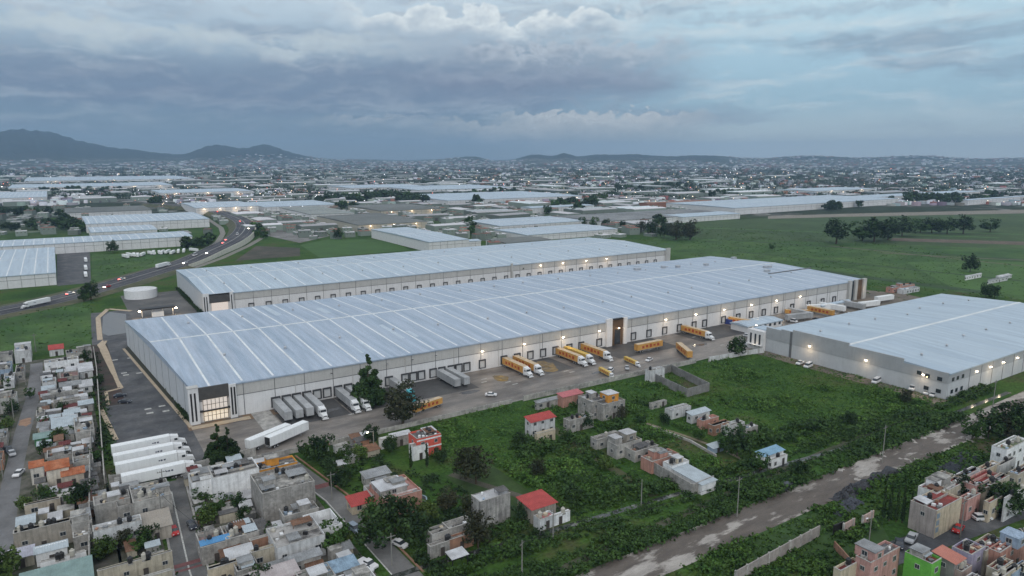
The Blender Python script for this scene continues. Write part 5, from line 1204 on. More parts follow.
print(cover('canal_hedge','dense bushes lining both banks of the canal', [[(60,108.2),(262,108.2),(262,112),(60,119)],[(62,133),(95,130),(165,122.5),(165,126),(95,134.5),(62,138)],[(60,124),(92,120),(92,125.5),(60,128.5)],[(92,121),(230,112.5),(262,112),(262,115),(165,118.8),(92,125.6)],[(165,122),(270,116.4),(300,117),(300,121.4),(270,120.5),(165,127)]], 1.2, .4, 2.1, G1, 9, per=18, size=.31, thick=(.25,.65))[1])
print(cover('roadside_scrub','thick green scrub on the slope below the dirt road', [[(60,84),(260,84),(300,70),(300,97),(262,98.8),(60,98.8)],[(125,76),(152,78),(152,84),(110,84)]], 1.0, .15, 1.5, G5, 13, per=11, size=.34, thick=(.42,.75), skip=[(150,70,290,82)])[1])
print(cover('grove_undergrowth','dark undergrowth beneath the garden trees beside the sloping street', [[(60.5,120),(100,125),(88,136),(85,168),(76,176),(76,204),(58,206),(60,170)],[(101,124),(104,124),(104,136),(101,136)]], .8, .25, 2.3, G2, 17, per=11, size=.34, thick=(.42,.75))[1])
print(cover('settlement_weeds','weeds and small bushes in the gaps of the settlement', [[(5,216),(8,216),(10,372),(6,372)],[(-12,190),(4,190),(9,372),(-11,352)],[(-50,200),(-20,200),(-17,352),(-60,352)],[(21.5,176),(46,196),(48,206),(24,204)],[(5,140),(13,140),(13,214),(5,212)],[(21.5,120),(50,120),(50,176),(21.5,176)],[(24,188),(44,188),(44,203),(24,203)]], .55, .2, 1.7, G2, 21, per=10, size=.33, thick=(.48,.72), skip=[(-20,100,-11,356)])[1])
print(cover('field_grass','rough grass of the fields beside the highway and behind the warehouses', [pxs([(0,318),(92,300),(96,345),(0,352)]), pxs([(92,254),(165,254),(150,270),(100,282)]), [(445,120),(640,180),(800,520),(700,640),(470,560),(445,420)]], .06, .05, .7, G5, 25, per=6, size=.55, thick=(.55,.9))[1])
print(cover('verge_shrubs','row of low dark shrubs along the left end walls of the long warehouses', [[(30.2,254),(31.8,254),(31.8,372),(30.2,372)],[(64.5,430),(66,430),(66,530),(64.5,530)]], 2.2, .5, 1.5, G2, 29, per=14, size=.25, thick=(.2,.6))[1])
# ------------------------------------------------------------------ vehicles
def wheel_mesh(r, w):
    t = MB(); n = 16
    t.mat(0); vs = [(0,0,0)]
    m = MB(); m.tube((-w/2,0,0),(w/2,0,0),r,r,n); return m.mesh('wheel', RUBBER)
def hub_mesh(r, w):
    return MB().tube((-w/2-.015,0,0),(w/2+.015,0,0),r*.55,r*.55,10).mesh('rim', STEEL)
TW, TH_ = wheel_mesh(.52,.32), hub_mesh(.52,.32)
CW, CH_ = wheel_mesh(.33,.22), hub_mesh(.33,.22)
def put_wheels(root, pts, big=True):
    for x,y in pts:
        p = place('wheel', TW if big else CW, root, (x,y,.52 if big else .33)); place('rim', TH_ if big else CH_, p)
def trailer_parts(root, body, ypos=0, L=16.0, letter=None, logo=None, roofc=None):
    """box trailer, rear doors at y=ypos (towards +Y), nose at ypos-L"""
    y1, y0 = ypos, ypos-L
    b = MB().box(-1.29,y0,1.15,1.29,y1,4.05).build('trailer_box', body, root)
    MB().box(-1.22,y0+.1,4.051,1.22,y1-.1,4.085).build('trailer_roof', roofc or body, b)
    MB().box(-.5,y0+.3,.85,.5,y1-.2,1.149).build('chassis', DARK, root)
    MB().box(-1.2,y1+.003,1.25,-.02,y1+.03,3.95).build('rear_door', body, b); MB().box(.02,y1+.003,1.25,1.2,y1+.03,3.95).build('rear_door', body, b)
    MB().box(-1.24,y1-.3,.55,1.24,y1-.2,.75).build('bumper', STEEL, root)
    put_wheels(root, [(s*1.08,y1-d) for s in (-1,1) for d in (1.6,2.9)])
    MB().box(-.9,y0+3,.02,-.75,y0+3.15,.9).box(.75,y0+3,.02,.9,y0+3.15,.9).build('landing_gear', STEEL, root)
    MB().box(-1.31,y0,1.15,-1.295,y1,1.28).box(1.295,y0,1.15,1.31,y1,1.28).build('side_rail', STEEL, b)
    if letter:
        for s in (-1,1):
            m = MB()
            for k in range(5):
                yy = y1-L*(.16+.15*k); m.box(s*1.30-.006,yy-1.5,1.9+.25*(k%2),s*1.30+.006,yy-.1,3.1+.2*(k%3))
            m.build('side_lettering', letter, b)
    if logo:
        for s in (-1,1): MB().box(s*1.30-.006,y0+L*.20,2.55,s*1.30+.006,y0+L*.205+.45,3.0).box(s*1.30-.006,y0+L*.25,2.55,s*1.30+.006,y0+L*.25+.5,3.0).box(s*1.30-.006,y0+L*.29,2.6,s*1.30+.006,y0+L*.29+.4,2.95).build('side_logo', logo, b)
def tractor_parts(root, paintm, ypos):
    """bonneted tractor, back of cab frame at y=ypos, nose towards -Y"""
    y = ypos
    c = MB(); c.profile([(-1.2,1.0),(1.2,1.0),(1.2,3.0),(1.05,3.6),(-1.05,3.6),(-1.2,3.0)], y-4.2, y-1.9)
    cab = c.build('cab', paintm, root)
    MB().add([(-1.15,y-1.9,3.6),(1.15,y-1.9,3.6),(1.1,y-1.9,4.0),(-1.1,y-1.9,4.0),(-1.0,y-3.9,3.6),(1.0,y-3.9,3.6)],[(0,1,2,3),(0,4,5,1),(1,5,2),(0,3,4),(3,2,5,4)]).build('roof_fairing', paintm, cab)
    MB().add([(-1.05,y-4.2,1.0),(1.05,y-4.2,1.0),(1.05,y-4.2,2.35),(-1.05,y-4.2,2.35),(-.85,y-6.3,.8),(.85,y-6.3,.8),(.8,y-6.2,1.75),(-.8,y-6.2,1.75)],[(0,1,2,3),(7,6,5,4),(3,2,6,7),(0,4,5,1),(1,5,6,2),(0,3,7,4)]).build('bonnet', paintm, root)
    MB().box(-1.02,y-4.26,2.4,1.02,y-4.203,3.2).build('windscreen', GLASS, cab)
    for s in (-1,1): MB().box(s*1.205-.01,y-3.9,2.3,s*1.205+.01,y-3.0,3.0).build('side_window', GLASS, cab)
    MB().box(-1.1,y-6.5,.4,1.1,y-6.31,.85).build('bumper', paintm, root)
    MB().box(-.6,y-6.25,.86,.6,y-6.215,1.6).build('grille', DARK, root)
    for s in (-1,1): place('headlight', MB().box(-.16,-.05,-.1,.16,0,.1).mesh('headlight', GLASS), root, (s*.78,y-6.27,1.1))
    MB().box(-.45,y-4.2,.6,.45,y+1.6,.98).build('frame', DARK, root)
    for s in (-1,1): MB().tube((s*1.0,y-3.4,.75),(s*1.0,y-2.0,.75),.3,.3,10).build('fuel_tank', STEEL, root)
    put_wheels(root, [(s*1.05,y-5.4) for s in (-1,1)]+[(s*1.05,y+d) for s in (-1,1) for d in (-.6,.8)])
TWH = mat('trailer_white', (.76,.78,.79), rough=.5, var=.06, streak=.12); TGR = mat('trailer_grey', (.40,.41,.42), rough=.6, var=.12, streak=.2, c2=(.30,.31,.32)); TOR = mat('trailer_orange', (.54,.29,.08), rough=.5, var=.15, streak=.15); TYE = mat('trailer_yellow', (.56,.38,.09), rough=.5, var=.12, streak=.12); LTR = mat('lettering_red', (.36,.07,.03), var=.2); TOT = mat('trailer_roof_dust', (.50,.40,.28), var=.25); LGO = mat('logo_dark', (.05,.06,.10), var=.1); TEAL = mat('cab_teal', (.06,.36,.42), rough=.35, var=.1); NAVY = mat('navy', (.03,.05,.20), rough=.5)
def proto_truck(body, cab, letter=None, logo=None, roofc=None, name='semi_truck', cat='truck'):
    r = thing(name, 'x', cat)
    trailer_parts(r, body, 0, 16.0, letter, logo, roofc)
    if cab: tractor_parts(r, cab, -14.6+.4)
    return template(r)
TT = {'white': proto_truck(TWH, WHITE, None, LGO), 'grey': proto_truck(TGR, WHITE), 'trailer': proto_truck(TGR, None, name='box_trailer', cat='trailer'), 'wtrailer': proto_truck(TWH, None, name='box_trailer', cat='trailer'),
      'teal': proto_truck(TGR, TEAL), 'orange': proto_truck(TOR, WHITE, LTR, roofc=TOT), 'otrailer': proto_truck(TOR, None, LTR, roofc=TOT, name='box_trailer', cat='trailer'), 'yellow': proto_truck(TYE, WHITE, LTR, roofc=TYE)}
tu = set()
def truck(kind, u, v, rz, label, z=0, group=None, s=1):
    f = kind not in tu; tu.add(kind); return inst(TT[kind], (u,v,z), rz, label, group, s if s != 1 else None, first=f)
D0 = 249.2
for kind,u,l in [('trailer',60,'leftmost docked grey box trailer without tractor, at the first door of the central warehouse'),('trailer',63.8,'second grey docked box trailer from the left, no tractor'),('trailer',67.5,'third grey docked box trailer from the left, parked hard beside a white-cab truck'),
    ('grey',71.3,'grey trailer with white cab, fourth in the leftmost docked group'),('grey',83.2,'grey trailer with white cab, left of the pair before the big conifer'),('grey',87.2,'grey trailer with white cab, right of the pair before the big conifer'),
    ('teal',105,'docked truck with teal cab just right of the big conifer'),('trailer',126,'left one of two grey trailers docked midway along the front, no tractors'),('trailer',130.2,'right one of two grey trailers docked midway along the front, no tractors'),
    ('orange',158,'orange truck with white cab, left one of the first docked orange pair'),('orange',163.5,'orange truck with white cab, right one of the first docked orange pair'),('orange',187,'orange truck with white cab, first of the docked three left of the middle entrance'),
    ('yellow',191.5,'yellow-orange truck in the middle of the docked three left of the middle entrance'),('orange',201.5,'orange truck docked nearest the middle entrance on its left'),('orange',268,'orange truck docked well right of the middle entrance')]:
    truck(kind,u,D0,0,l)
u,v = at(647,349); truck('otrailer', u-9, v-2, R(90), 'long orange trailer standing lengthwise in front of the middle entrance')
u,v = at(706,336); truck('orange', 304, 249, R(12), 'orange truck beside a dark blue container at the right part of the docks')
u,v = at(688,355); truck('otrailer', u+2, v+8, R(-28), 'orange trailer with white roof parked askew near the yard edge')
u,v = at(430,411); truck('otrailer', u+6, v+3.2, R(-75), 'yellow-orange trailer parked beside the large brownish tree', s=.8)
u,v = at(628,362); truck('yellow', u, v+2, R(-8), 'short yellow truck seen from behind near the yard edge, right one', s=.55)
u,v = at(603,373); truck('yellow', u, v+2, R(-10), 'short yellow truck seen from behind near the yard edge, left one', s=.55)
# row of four white semis at the foot of the left lot
for i,(x,y,l) in enumerate([(111,446,'uppermost of the four white semi-trucks parked side by side'),(113,455,'second from the top of the four white semi-trucks parked side by side'),(115,464,'third from the top of the four white semi-trucks parked side by side'),(121,475,'lowest of the four white semi-trucks parked side by side')]):
    u,v = at(x,y,4.05); truck('white', u, v, R(90), l)
truck('wtrailer', 42.5, 215.6, R(90+26), 'left one of two angled white trailers at the yard edge')
ot_ = truck('wtrailer', 48.2, 214.6, R(90+27), 'right one of two angled white trailers at the yard edge, its dark rear doors open')
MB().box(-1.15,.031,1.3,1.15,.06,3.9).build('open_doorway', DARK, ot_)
u,v = at(722,323); o = thing('container', 'dark blue shipping container beside the docked orange truck', 'container', (u,v,0), R(20))
MB().box(-1.2,-6,0.15,1.2,6,2.75).build('container_body', NAVY, o); MB().box(-1.1,-6.04,.25,-.03,-6.003,2.65).build('container_door', NAVY, o); MB().box(.03,-6.04,.25,1.1,-6.003,2.65).build('container_door', NAVY, o)
# cars
def car_template(name, paintm, kind='sedan'):
    r = thing(name, 'x', 'car')
    if kind == 'sedan': prof = [(-2.2,.35),(2.2,.35),(2.25,.7),(2.1,.88),(1.2,.98),(-1.6,1.02),(-2.2,.95),(-2.25,.6)]; roof = [(-1.5,1.0),(1.15,.98),(.45,1.43),(-.95,1.45)]; w=.86
    elif kind == 'suv': prof = [(-2.25,.4),(2.2,.4),(2.25,.8),(2.1,1.02),(1.1,1.1),(-2.1,1.15),(-2.28,1.0),(-2.28,.6)]; roof = [(-2.1,1.12),(1.1,1.1),(.5,1.68),(-1.9,1.72)]; w=.9
    elif kind == 'pickup': prof = [(-2.6,.5),(2.5,.5),(2.55,.9),(2.4,1.1),(1.3,1.18),(-2.6,1.18),(-2.65,.7)]; roof = [(-.6,1.15),(1.25,1.15),(.75,1.75),(-.5,1.78)]; w=.92
    else: prof = [(-2.6,.4),(2.4,.4),(2.55,.9),(2.3,1.2),(1.9,1.3),(-2.6,1.3),(-2.65,.6)]; roof = [(-2.6,1.29),(1.95,1.29),(1.4,2.1),(-2.5,2.2)]; w=.95
    def ext(pts, w0, w1, zb=None):
        n=len(pts); vs=[(-w0,-a,b) if i<n and True else None for i,(a,b) in enumerate(pts)]
        vs=[(-(w0 if b<1.25 or w0==w1 else w1),-a,b) for a,b in pts]+[((w0 if b<1.25 or w0==w1 else w1),-a,b) for a,b in pts]
        return vs,[tuple(range(n-1,-1,-1)),tuple(range(n,2*n))]+[(i,(i+1)%n,n+(i+1)%n,n+i) for i in range(n)]
    b = MB().add(*ext(prof,w,w)).build('body', paintm, r)
    g = MB().add(*ext(roof,w*.96,w*.80)).build('windows', GLASS, r)
    (a0,z0),(a1,z1) = roof[-1],roof[-2]
    MB().box(-w*.79,-a1,min(z0,z1)+.005,w*.79,-a0,max(z0,z1)+.03).build('car_roof', paintm, r)
    for s in (-1,1):
        MB().box(s*w*.62-.16,-prof[2][0]-.02,.6,s*w*.62+.16,-prof[2][0]+.03,.78).build('headlight', WHITE, r)
        MB().box(s*w*.68-.14,-prof[-1][0]-.03,.7,s*w*.68+.14,-prof[-1][0]+.02,.9).build('tail_light', RRED2, r)
    L = prof[1][0]*.62
    put_wheels(r, [(s*(w-.08),y) for s in (-1,1) for y in (-L,L)], False)
    return template(r)
CARW = mat('car_white', (.68,.68,.69), rough=.3, var=.04); CARR = mat('car_red', (.42,.02,.02), rough=.3, var=.05); CARB = mat('car_blue_grey', (.22,.27,.33), rough=.3, var=.05); CARD = mat('car_dark', (.03,.035,.05), rough=.3, var=.1); CARS = mat('car_silver', (.38,.39,.41), rough=.3, var=.05)
CT = {'w': car_template('car', CARW), 'ws': car_template('car', CARW,'suv'), 'r': car_template('car', CARR), 'b': car_template('car', CARB,'suv'), 'd': car_template('car', CARD), 's': car_template('car', CARS), 'pd': car_template('pickup', CARD,'pickup'), 'pw': car_template('pickup', CARW,'pickup'), 'v': car_template('van', CARW,'van'), 'ps': car_template('pickup', CARS,'pickup')}
for k in ('pd','pw','ps'): CT[k][0]['category'] = 'pickup'
CT['v'][0]['category'] = 'van'
cu = set()
def car(kind, px, py, deg, label, z=0, group=None, s=None):
    f = kind not in cu; cu.add(kind); u,v = at(px,py,z); return inst(CT[kind], (u,v,z+.02), R(deg), label, group, s, first=f)
for a in [('w',433,452,35,'white car parked on the grass below the coral-red house',),('w',400,546,20,'white car parked in the dark grove right of the sloping street'),('b',355,531,12,'blue-grey car driving down the sloping street'),
 ('r',174,533,4,'red car parked on the middle street'),('d',192,527,3,'dark blue car parked across from the red car on the middle street'),('pd',786,489,-75,'dark pickup truck on the dirt road beside a utility pole'),
 ('ws',982,520,62,'white car parked in the residential lane at the lower right'),('ps',911,541,-75,'silver pickup parked below the cypresses in the lane'),('d',899,546,-60,'dark car parked left of the silver pickup in the lane'),('r',958,531,-80,'dark red car under the tall cream block in the lane') ,
 ('w',491,396,50,'white car crossing the yard alone'),('w',628,364,-70,'white car by the yard edge between the two short yellow trucks') if False else ('w',649,361,-70,'white car in the yard between short yellow truck and white-roofed trailer'),('s',627,369,-40,'silver car near the yard edge left of the roofless enclosure'),('ws',610,372,-60,'white car just right of the left short yellow truck') ,
 ('v',913,390,-80,'white van parked by the corner of the right-hand warehouse'),('w',927,394,-80,'left one of two white cars at the corner of the right-hand warehouse'),('w',933,396,-80,'right one of two white cars at the corner of the right-hand warehouse'),
 ('ws',748,337,20,'white car parked in the lot left of the right warehouse, nearest its slit windows'),('w',744,345,10,'white car lowest in the lot left of the right warehouse'),('s',752,343,15,'silver car in the lot left of the right warehouse'),
 ('s',12,455,10,'silver car parked at the left street edge'),('pd',9,452,12,'dark pickup parked at the left edge beside the street'),('w',19,475,-20,'white car in front of the orange-tiled house at the street'),
 ('d',120,397,90,'dark car alone in the left lot, upper one'),('d',125,403,60,'dark car alone in the left lot, lower one'),
 ('v',808,367.5,-80,'white van beside the wall of the right-hand warehouse under its lights'),('pw',800,364.5,-80,'white pickup beside the wall of the right-hand warehouse'),('v',876,383,-80,'white van lower down along the wall of the right-hand warehouse') ,
 ('ws',364,572,25,'white car at the foot of the sloping street'),('pw',368,567,20,'white pickup at the foot of the sloping street')]: car(*a)
# ------------------------------------------------------------------ highway with moving traffic
def hz(i): return HZ[i]
HP = [(-60,324),(0,311),(50,301),(100,288),(150,273),(185,262),(212,250),(232,240.5),(243,232),(245,224),(236,217.5),(216,211),(192,206.5),(150,203)]
HZ = [0.6,.6,.6,.8,1.2,2.2,3.6,4.8,5.5,5.5,5.5,5,5,5]
HW = [at(x,y,z) for (x,y),z in zip(HP,HZ)]
# smooth the centre line
def smooth(pts, zs, n=6):
    out=[];oz=[]
    for i in range(len(pts)-1):
        p0=pts[max(i-1,0)];p1=pts[i];p2=pts[i+1];p3=pts[min(i+2,len(pts)-1)]
        for k in range(n):
            t=k/n; out.append(tuple(.5*((2*p1[j])+(-p0[j]+p2[j])*t+(2*p0[j]-5*p1[j]+4*p2[j]-p3[j])*t*t+(-p0[j]+3*p1[j]-3*p2[j]+p3[j])*t**3) for j in (0,1))); oz.append(zs[i]*(1-t)+zs[i+1]*t)
    out.append(pts[-1]);oz.append(zs[-1]); return out,oz
HS_, HSZ = smooth(HW,HZ)
def offset(pts, d):
    o=[];n=len(pts)
    for i,(x,y) in enumerate(pts):
        a=pts[max(i-1,0)];b=pts[min(i+1,n-1)];l=math.hypot(b[0]-a[0],b[1]-a[1]); o.append((x-(b[1]-a[1])/l*d, y+(b[0]-a[0])/l*d))
    return o
HASP = mat('highway_asphalt', (.034,.034,.044), rough=.8, var=.25, scale=.05, c2=(.075,.075,.08))
ribbon('highway', HS_, 23, HSZ, HASP)
ribbon('median', HS_, .9, [z+.25 for z in HSZ], mat('median_concrete', (.34,.34,.33), var=.2))
for d in (-10.9,10.9,-6.2,6.2): ribbon('road_marking', offset(HS_,d), .22 if abs(d)>8 else .15, [z+.03 for z in HSZ], WL)
# embankment and retaining walls
for sgn,nm,m_ in ((-1,'embankment',mat('embankment_grass', (.09,.085,.045), var=.35, scale=.2, c2=(.05,.065,.03))),(1,'embankment',MC['embankment_grass'])):
    a=offset(HS_,sgn*11.5); b=offset(HS_,sgn*20); n=len(a); mb=MB(); skip_=range(28,68) if sgn<0 else ()
    mb.add([(x,y,z-.01) for (x,y),z in zip(a,HSZ)]+[(x,y,.05) for x,y in b],[(i,i+1,n+i+1,n+i) for i in range(n-1) if i not in skip_]); tag(mb.build(nm,m_),kind='structure')
i0 = 6*6-8; seg = offset(HS_,-11.9)[i0:i0+40]; sz_ = HSZ[i0:i0+40]
def ribbonwall(label, pts, zs, m, t=.5, name='retaining_wall'):
    a=pts; b=offset(pts,-t); n=len(a); mb=MB()
    mb.add([(x,y,0) for x,y in a]+[(x,y,z+.9) for (x,y),z in zip(a,zs)]+[(x,y,z+.9) for (x,y),z in zip(b,zs)]+[(x,y,0) for x,y in b],
           [f for i in range(n-1) for f in ((i,i+1,n+i+1,n+i),(n+i,n+i+1,2*n+i+1,2*n+i),(2*n+i,2*n+i+1,3*n+i+1,3*n+i))])
    return tag(mb.build(name, m), label, 'wall')
ribbonwall('pale concrete retaining wall on the outside of the highway curve', seg, sz_, mat('retaining_concrete', (.60,.58,.50), var=.15, streak=.3))
ribbon('service_road', [at(x,y) for x,y in ((100,296),(130,285),(165,276),(200,266),(222,258),(248,246),(262,238))], 6, .05, mat('service_asphalt', (.20,.19,.17), var=.2, scale=.2))
ribbon('service_road', [at(x,y) for x,y in ((208,249),(218,242),(223,234),(221,228),(212,222),(206,218))], 6, .4, MC['service_asphalt'])
def on_hw(f, lane):
    i = f*(len(HS_)-1); k = int(min(i,len(HS_)-2)); t = i-k; a,b = HS_[k],HS_[k+1]; x=a[0]+(b[0]-a[0])*t; y=a[1]+(b[1]-a[1])*t; z=HSZ[k]*(1-t)+HSZ[k+1]*t
    an = math.atan2(b[1]-a[1],b[0]-a[0]); return (x-math.sin(an)*lane, y+math.cos(an)*lane, z+.03), an
def near_f(px,py):
    return min((abs(px_of(*HS_[int(f*(len(HS_)-1))],HSZ[int(f*(len(HS_)-1))])[0]-px)+3*abs(px_of(*HS_[int(f*(len(HS_)-1))],HSZ[int(f*(len(HS_)-1))])[1]-py),f) for f in [k/300 for k in range(300)])[1]
HV = [('truck',37,302,-5,'white articulated lorry on the highway at the left edge'),('r',102,286,-4,'red car on the highway beside the round dark tree'),('w',74,293,4,'white car on the highway just left of the red one'),('w',126,278,4,'white car on the highway right of the red one'),
      ('truck',164,269,5,'short white lorry on the highway above the left lot'),('w',180,264,-4,'white car ahead of the white lorry on the highway'),('v',190,256,4,'white van where the highway starts to bend'),('s',198,253,-3,'silver car on the bend of the highway'),
      ('w',218,243,3,'white car on the raised outer curve of the highway'),('w',226,240,6,'second white car on the raised outer curve of the highway'),('v',234,234,3,'white van on the raised curve of the highway'),('w',237,229,-4,'white car at the top of the highway curve'),('s',232,222,4,'silver car on the far side of the highway curve'),('r',219,215,4,'red car on the far side of the highway curve')]
HLM = MB().box(-.75,-.05,-.15,.75,0,.15).mesh('headlight', emis('headlight_glow', (1,.9,.7), 14)); TLM = MB().box(-.7,0,-.12,.7,.05,.12).mesh('tail_light', emis('tail_glow', (1,.06,.03), 7))
for kd,x,y,ln,l in HV:
    p, an = on_hw(near_f(x,y), ln); rz = an+math.pi/2+(0 if ln>0 else math.pi)
    if kd == 'truck': truck('white', p[0],p[1], rz, l, z=p[2], s=.9)
    else:
        hv_ = inst(CT[kd], p, rz, l, None, 1.25, first=False); place('headlight', HLM, hv_, (0,-2.36,.7)); place('tail_light', TLM, hv_, (0,2.36,.8))
# trucks parked by the long warehouse (behind the highway)
for i in range(14):
    x = 124+i*5.2+rnd.uniform(-1.2,1.2); u,v = at(x, 258-i*.45+rnd.uniform(-.8,.8))
    truck('wtrailer', u, v+9, R(rnd.uniform(-24,24)), 'white box trailer in the parking row behind the highway, beside the very long narrow warehouse', group='white trailers parked in a row behind the highway', s=.8)
for i,(x,y) in enumerate([(86,262),(86,270),(86,277)]): u,v = at(x,y); truck('wtrailer', u, v+8, R(0), ['farthest','middle','nearest'][i]+' white trailer of three in the yard beside the left-edge hall', s=.8)
# lorries and machines in the far part of the yard, beyond the guard building
u,v = at(800,318); truck('otrailer', u, v+10, R(50), 'flat orange-red trailer among the parked vehicles by the right end of the docks', s=.8)
u,v = at(812,313); truck('wtrailer', u, v+4, R(70), 'white trailer among the parked vehicles by the right end of the docks')
u,v = at(786,322); truck('trailer', u, v, R(80), 'grey trailer parked nearest the roof of the right-hand warehouse')
u,v = at(862,303)
for i in range(2): pass
truck('wtrailer', 425, 236, R(85), 'white trailer standing before the right-end entrance of the central warehouse')
truck('wtrailer', 400, 232, R(80), 'second white trailer left of the right-end entrance of the central warehouse')
for k_,u_,v_,a_,l_ in [('s',372,232,20,'silver car left of the white trailers at the right end of the yard'),('w',380,226,80,'white car left of the white trailers at the right end of the yard'),('pd',388,222,60,'dark pickup at the right end of the yard'),('d',352,228,10,'dark car in the right part of the yard, nearest the docks'),('w',344,221,75,'white car in the right part of the yard'),('r',360,215,85,'red car in the right part of the yard'),('v',336,232,5,'white van in the right part of the yard near the docks'),
  ('s',398,216,40,'silver car behind the roof of the right-hand warehouse'),('ps',410,222,70,'silver pickup behind the roof of the right-hand warehouse'),
  ('w',110,412,90,'white car in the gap between the long warehouses, left'),('d',128,410,90,'dark car in the gap between the long warehouses, left'),('s',205,408,90,'silver car in the gap between the long warehouses, middle')]:
    f_ = k_ not in cu; cu.add(k_); inst(CT[k_], (u_,v_,.03), R(a_), l_, first=f_)
for i,u_ in enumerate((352,366,381,398)): truck(('trailer','otrailer','wtrailer','trailer')[i], u_, 246-(i%2)*3, R((-6,0,4,-3)[i]), ['grey trailer','orange trailer','white trailer','farthest grey trailer'][i]+' standing at the right-hand docks beyond the guard building')
# ------------------------------------------------------------------ poles and cables
POLE = mat('pole_concrete', (.22,.215,.20), var=.15); CAB = mat('cable', (.03,.03,.03), var=.1)
def pole(px, py, h, label, lamp=False, arms=True, rz=0):
    u,v = at(px,py); r = thing('utility_pole', label, 'utility pole', (u,v,0), rz)
    MB().cyl(0,0,0,h,.17,.10,10).build('pole_shaft', POLE, r)
    if arms:
        MB().box(-1.1,-.06,h-.9,1.1,.06,h-.75).build('crossarm', POLE, r)
        for dx_ in (-1,-.4,.4,1): place('insulator', MB().cyl(0,0,0,.25,.07,.05,8).mesh('insulator', DARK), r, (dx_,0,h-.75))
    if lamp:
        MB().tube((0,0,h-.4),(-1.6,0,h),.05,.04,6).build('lamp_arm', STEEL, r); p = MB().box(-2.2,-.15,h-.08,-1.5,.15,h+.06).build('lamp_head', WHITE, r)
        if lamp == 'lit': place('lamp_lens', MB().box(-2.15,-.13,h-.22,-1.55,.13,h-.085).mesh('lamp_lens', LAMPM), r); lamp_light('lamp_light', r, (-1.85,0,h-.6), 120, .3)
    return (u,v,h-.5)
CP = [pole(522,578,9,'utility pole at the bottom edge beside the canal',rz=.5), pole(641,508,8,'thin pale pole at the left corner of the walled compound beside the mud track',arms=False), pole(737,517,11,'tall utility pole on the dirt road beside the dark pickup'), pole(882,463,12,'tall utility pole on the dirt road above the dark tarpaulins'), pole(992,412,12,'utility pole at the right end of the meadow beside the hedge')]
pole(553,540,8,'thin pole with street lamp below the red-roofed meadow house',lamp=True,arms=False)
pole(913,548-0,8,'lamp post in the lane beside the silver pickup',lamp=True,arms=False) if False else None
pole(868,552,9,'lamp post behind the pink roof terrace',lamp=True,arms=False)
pole(473,446,7,'street lamp with a lit bulb in the gardens left of the coral-red house',lamp='lit',arms=False) if False else pole(374,452,7,'lit lamp in the gardens left of the coral-red house',lamp='lit',arms=False)
PL = [pole(960,538,10,'utility pole in the lane right of the tall cream block'), pole(3,478,9,'utility pole at the left edge beside the street'), pole(14,420,9,'utility pole left of the street above the parked pickup'), pole(26,385,9,'utility pole left of the street near its head'), pole(36,352,9,'utility pole at the head of the left street')]
pole(332,500,8,'utility pole at the kerb of the sloping street'); pole(164,497,8,'utility pole at the head of the middle street')
def cable(p, q, label, sag=1.0, r=.05):
    mb = MB(); pts = [tuple(p[j]+(q[j]-p[j])*t for j in (0,1))+(p[2]+(q[2]-p[2])*t-sag*4*t*(1-t),) for t in [k/8 for k in range(9)]]
    for a,b in zip(pts,pts[1:]): mb.tube(a,b,r,r,4)
    tag(mb.build('cable', CAB), label, 'cable')
for (a,b,l) in ((CP[0],CP[2],'lower canal'),(CP[2],CP[3],'dirt road'),(CP[3],CP[4],'far meadow')):
    cable(a,b,'sagging power cable between the utility poles of the %s stretch'%l)
for a_,b_,l_ in ((1,2,'lower'),(2,3,'middle'),(3,4,'upper')): cable(PL[a_],PL[b_],'thin cable over the %s stretch of the left street' % l_, .6, .04)
LP_ = [pole(162,520,8,'utility pole on the left pavement of the middle street'), pole(207,560,8,'utility pole on the right pavement of the middle street'), pole(392,566,8,'utility pole near the foot of the sloping street')]
cable(LP_[0],LP_[1],'cable crossing the middle street above the red car',.5,.04)
# trampoline, tarpaulins, debris
u,v = at(418,502); t = thing('trampoline','round dark trampoline with pale rim in the garden','trampoline',(u,v,0))
MB().cyl(0,0,.85,.9,2.1,n=28).build('mat', DARK, t)
mb = MB(); n=28
for i in range(n):
    a=2*math.pi*i/n; b_=2*math.pi*(i+1)/n; mb.face((2.1*math.cos(a),2.1*math.sin(a),.93),(2.1*math.cos(b_),2.1*math.sin(b_),.93),(2.5*math.cos(b_),2.5*math.sin(b_),.88),(2.5*math.cos(a),2.5*math.sin(a),.88))
mb.build('rim', mat('rim_blue', (.25,.33,.38), var=.1), t)
for i in range(6):
    a=i*math.pi/3; place('leg', MB().cyl(0,0,0,.86,.04,.04,6).mesh('leg', STEEL), t, (2.3*math.cos(a),2.3*math.sin(a),0))
def crumple(label, cx, cy, L, Wd, rz, m, seed, h=1.4, name='tarpaulin'):
    g = np.random.default_rng(seed); nx, ny = 26, 10; mb = MB(); vs=[]
    for j in range(ny):
        for i in range(nx):
            x = (i/(nx-1)-.5)*L; y = (j/(ny-1)-.5)*Wd*(1+.3*math.sin(i*.8+seed)); e = min(1,4*min(i/(nx-1),1-i/(nx-1),j/(ny-1),1-j/(ny-1))); vs.append((x,y+g.normal()*.15,.04+e*h*(.45+.4*math.sin(i*.9+j)*math.sin(j*1.3)+.25*g.random())))
    mb.add(vs,[(j*nx+i,j*nx+i+1,(j+1)*nx+i+1,(j+1)*nx+i) for j in range(ny-1) for i in range(nx-1)])
    o = mb.build(name, m, None, (cx,cy,0)); o.rotation_euler=(0,0,rz); tag(o,label,'tarpaulin')
TD = mat('tarp_dark', (.035,.036,.042), rough=.6, var=.3, scale=1, bump=.1)
u,v = at(868,480); crumple('crumpled dark tarpaulin heap on the dirt road edge, upper long one', u,v-1,28,3.6,R(4),TD,1)
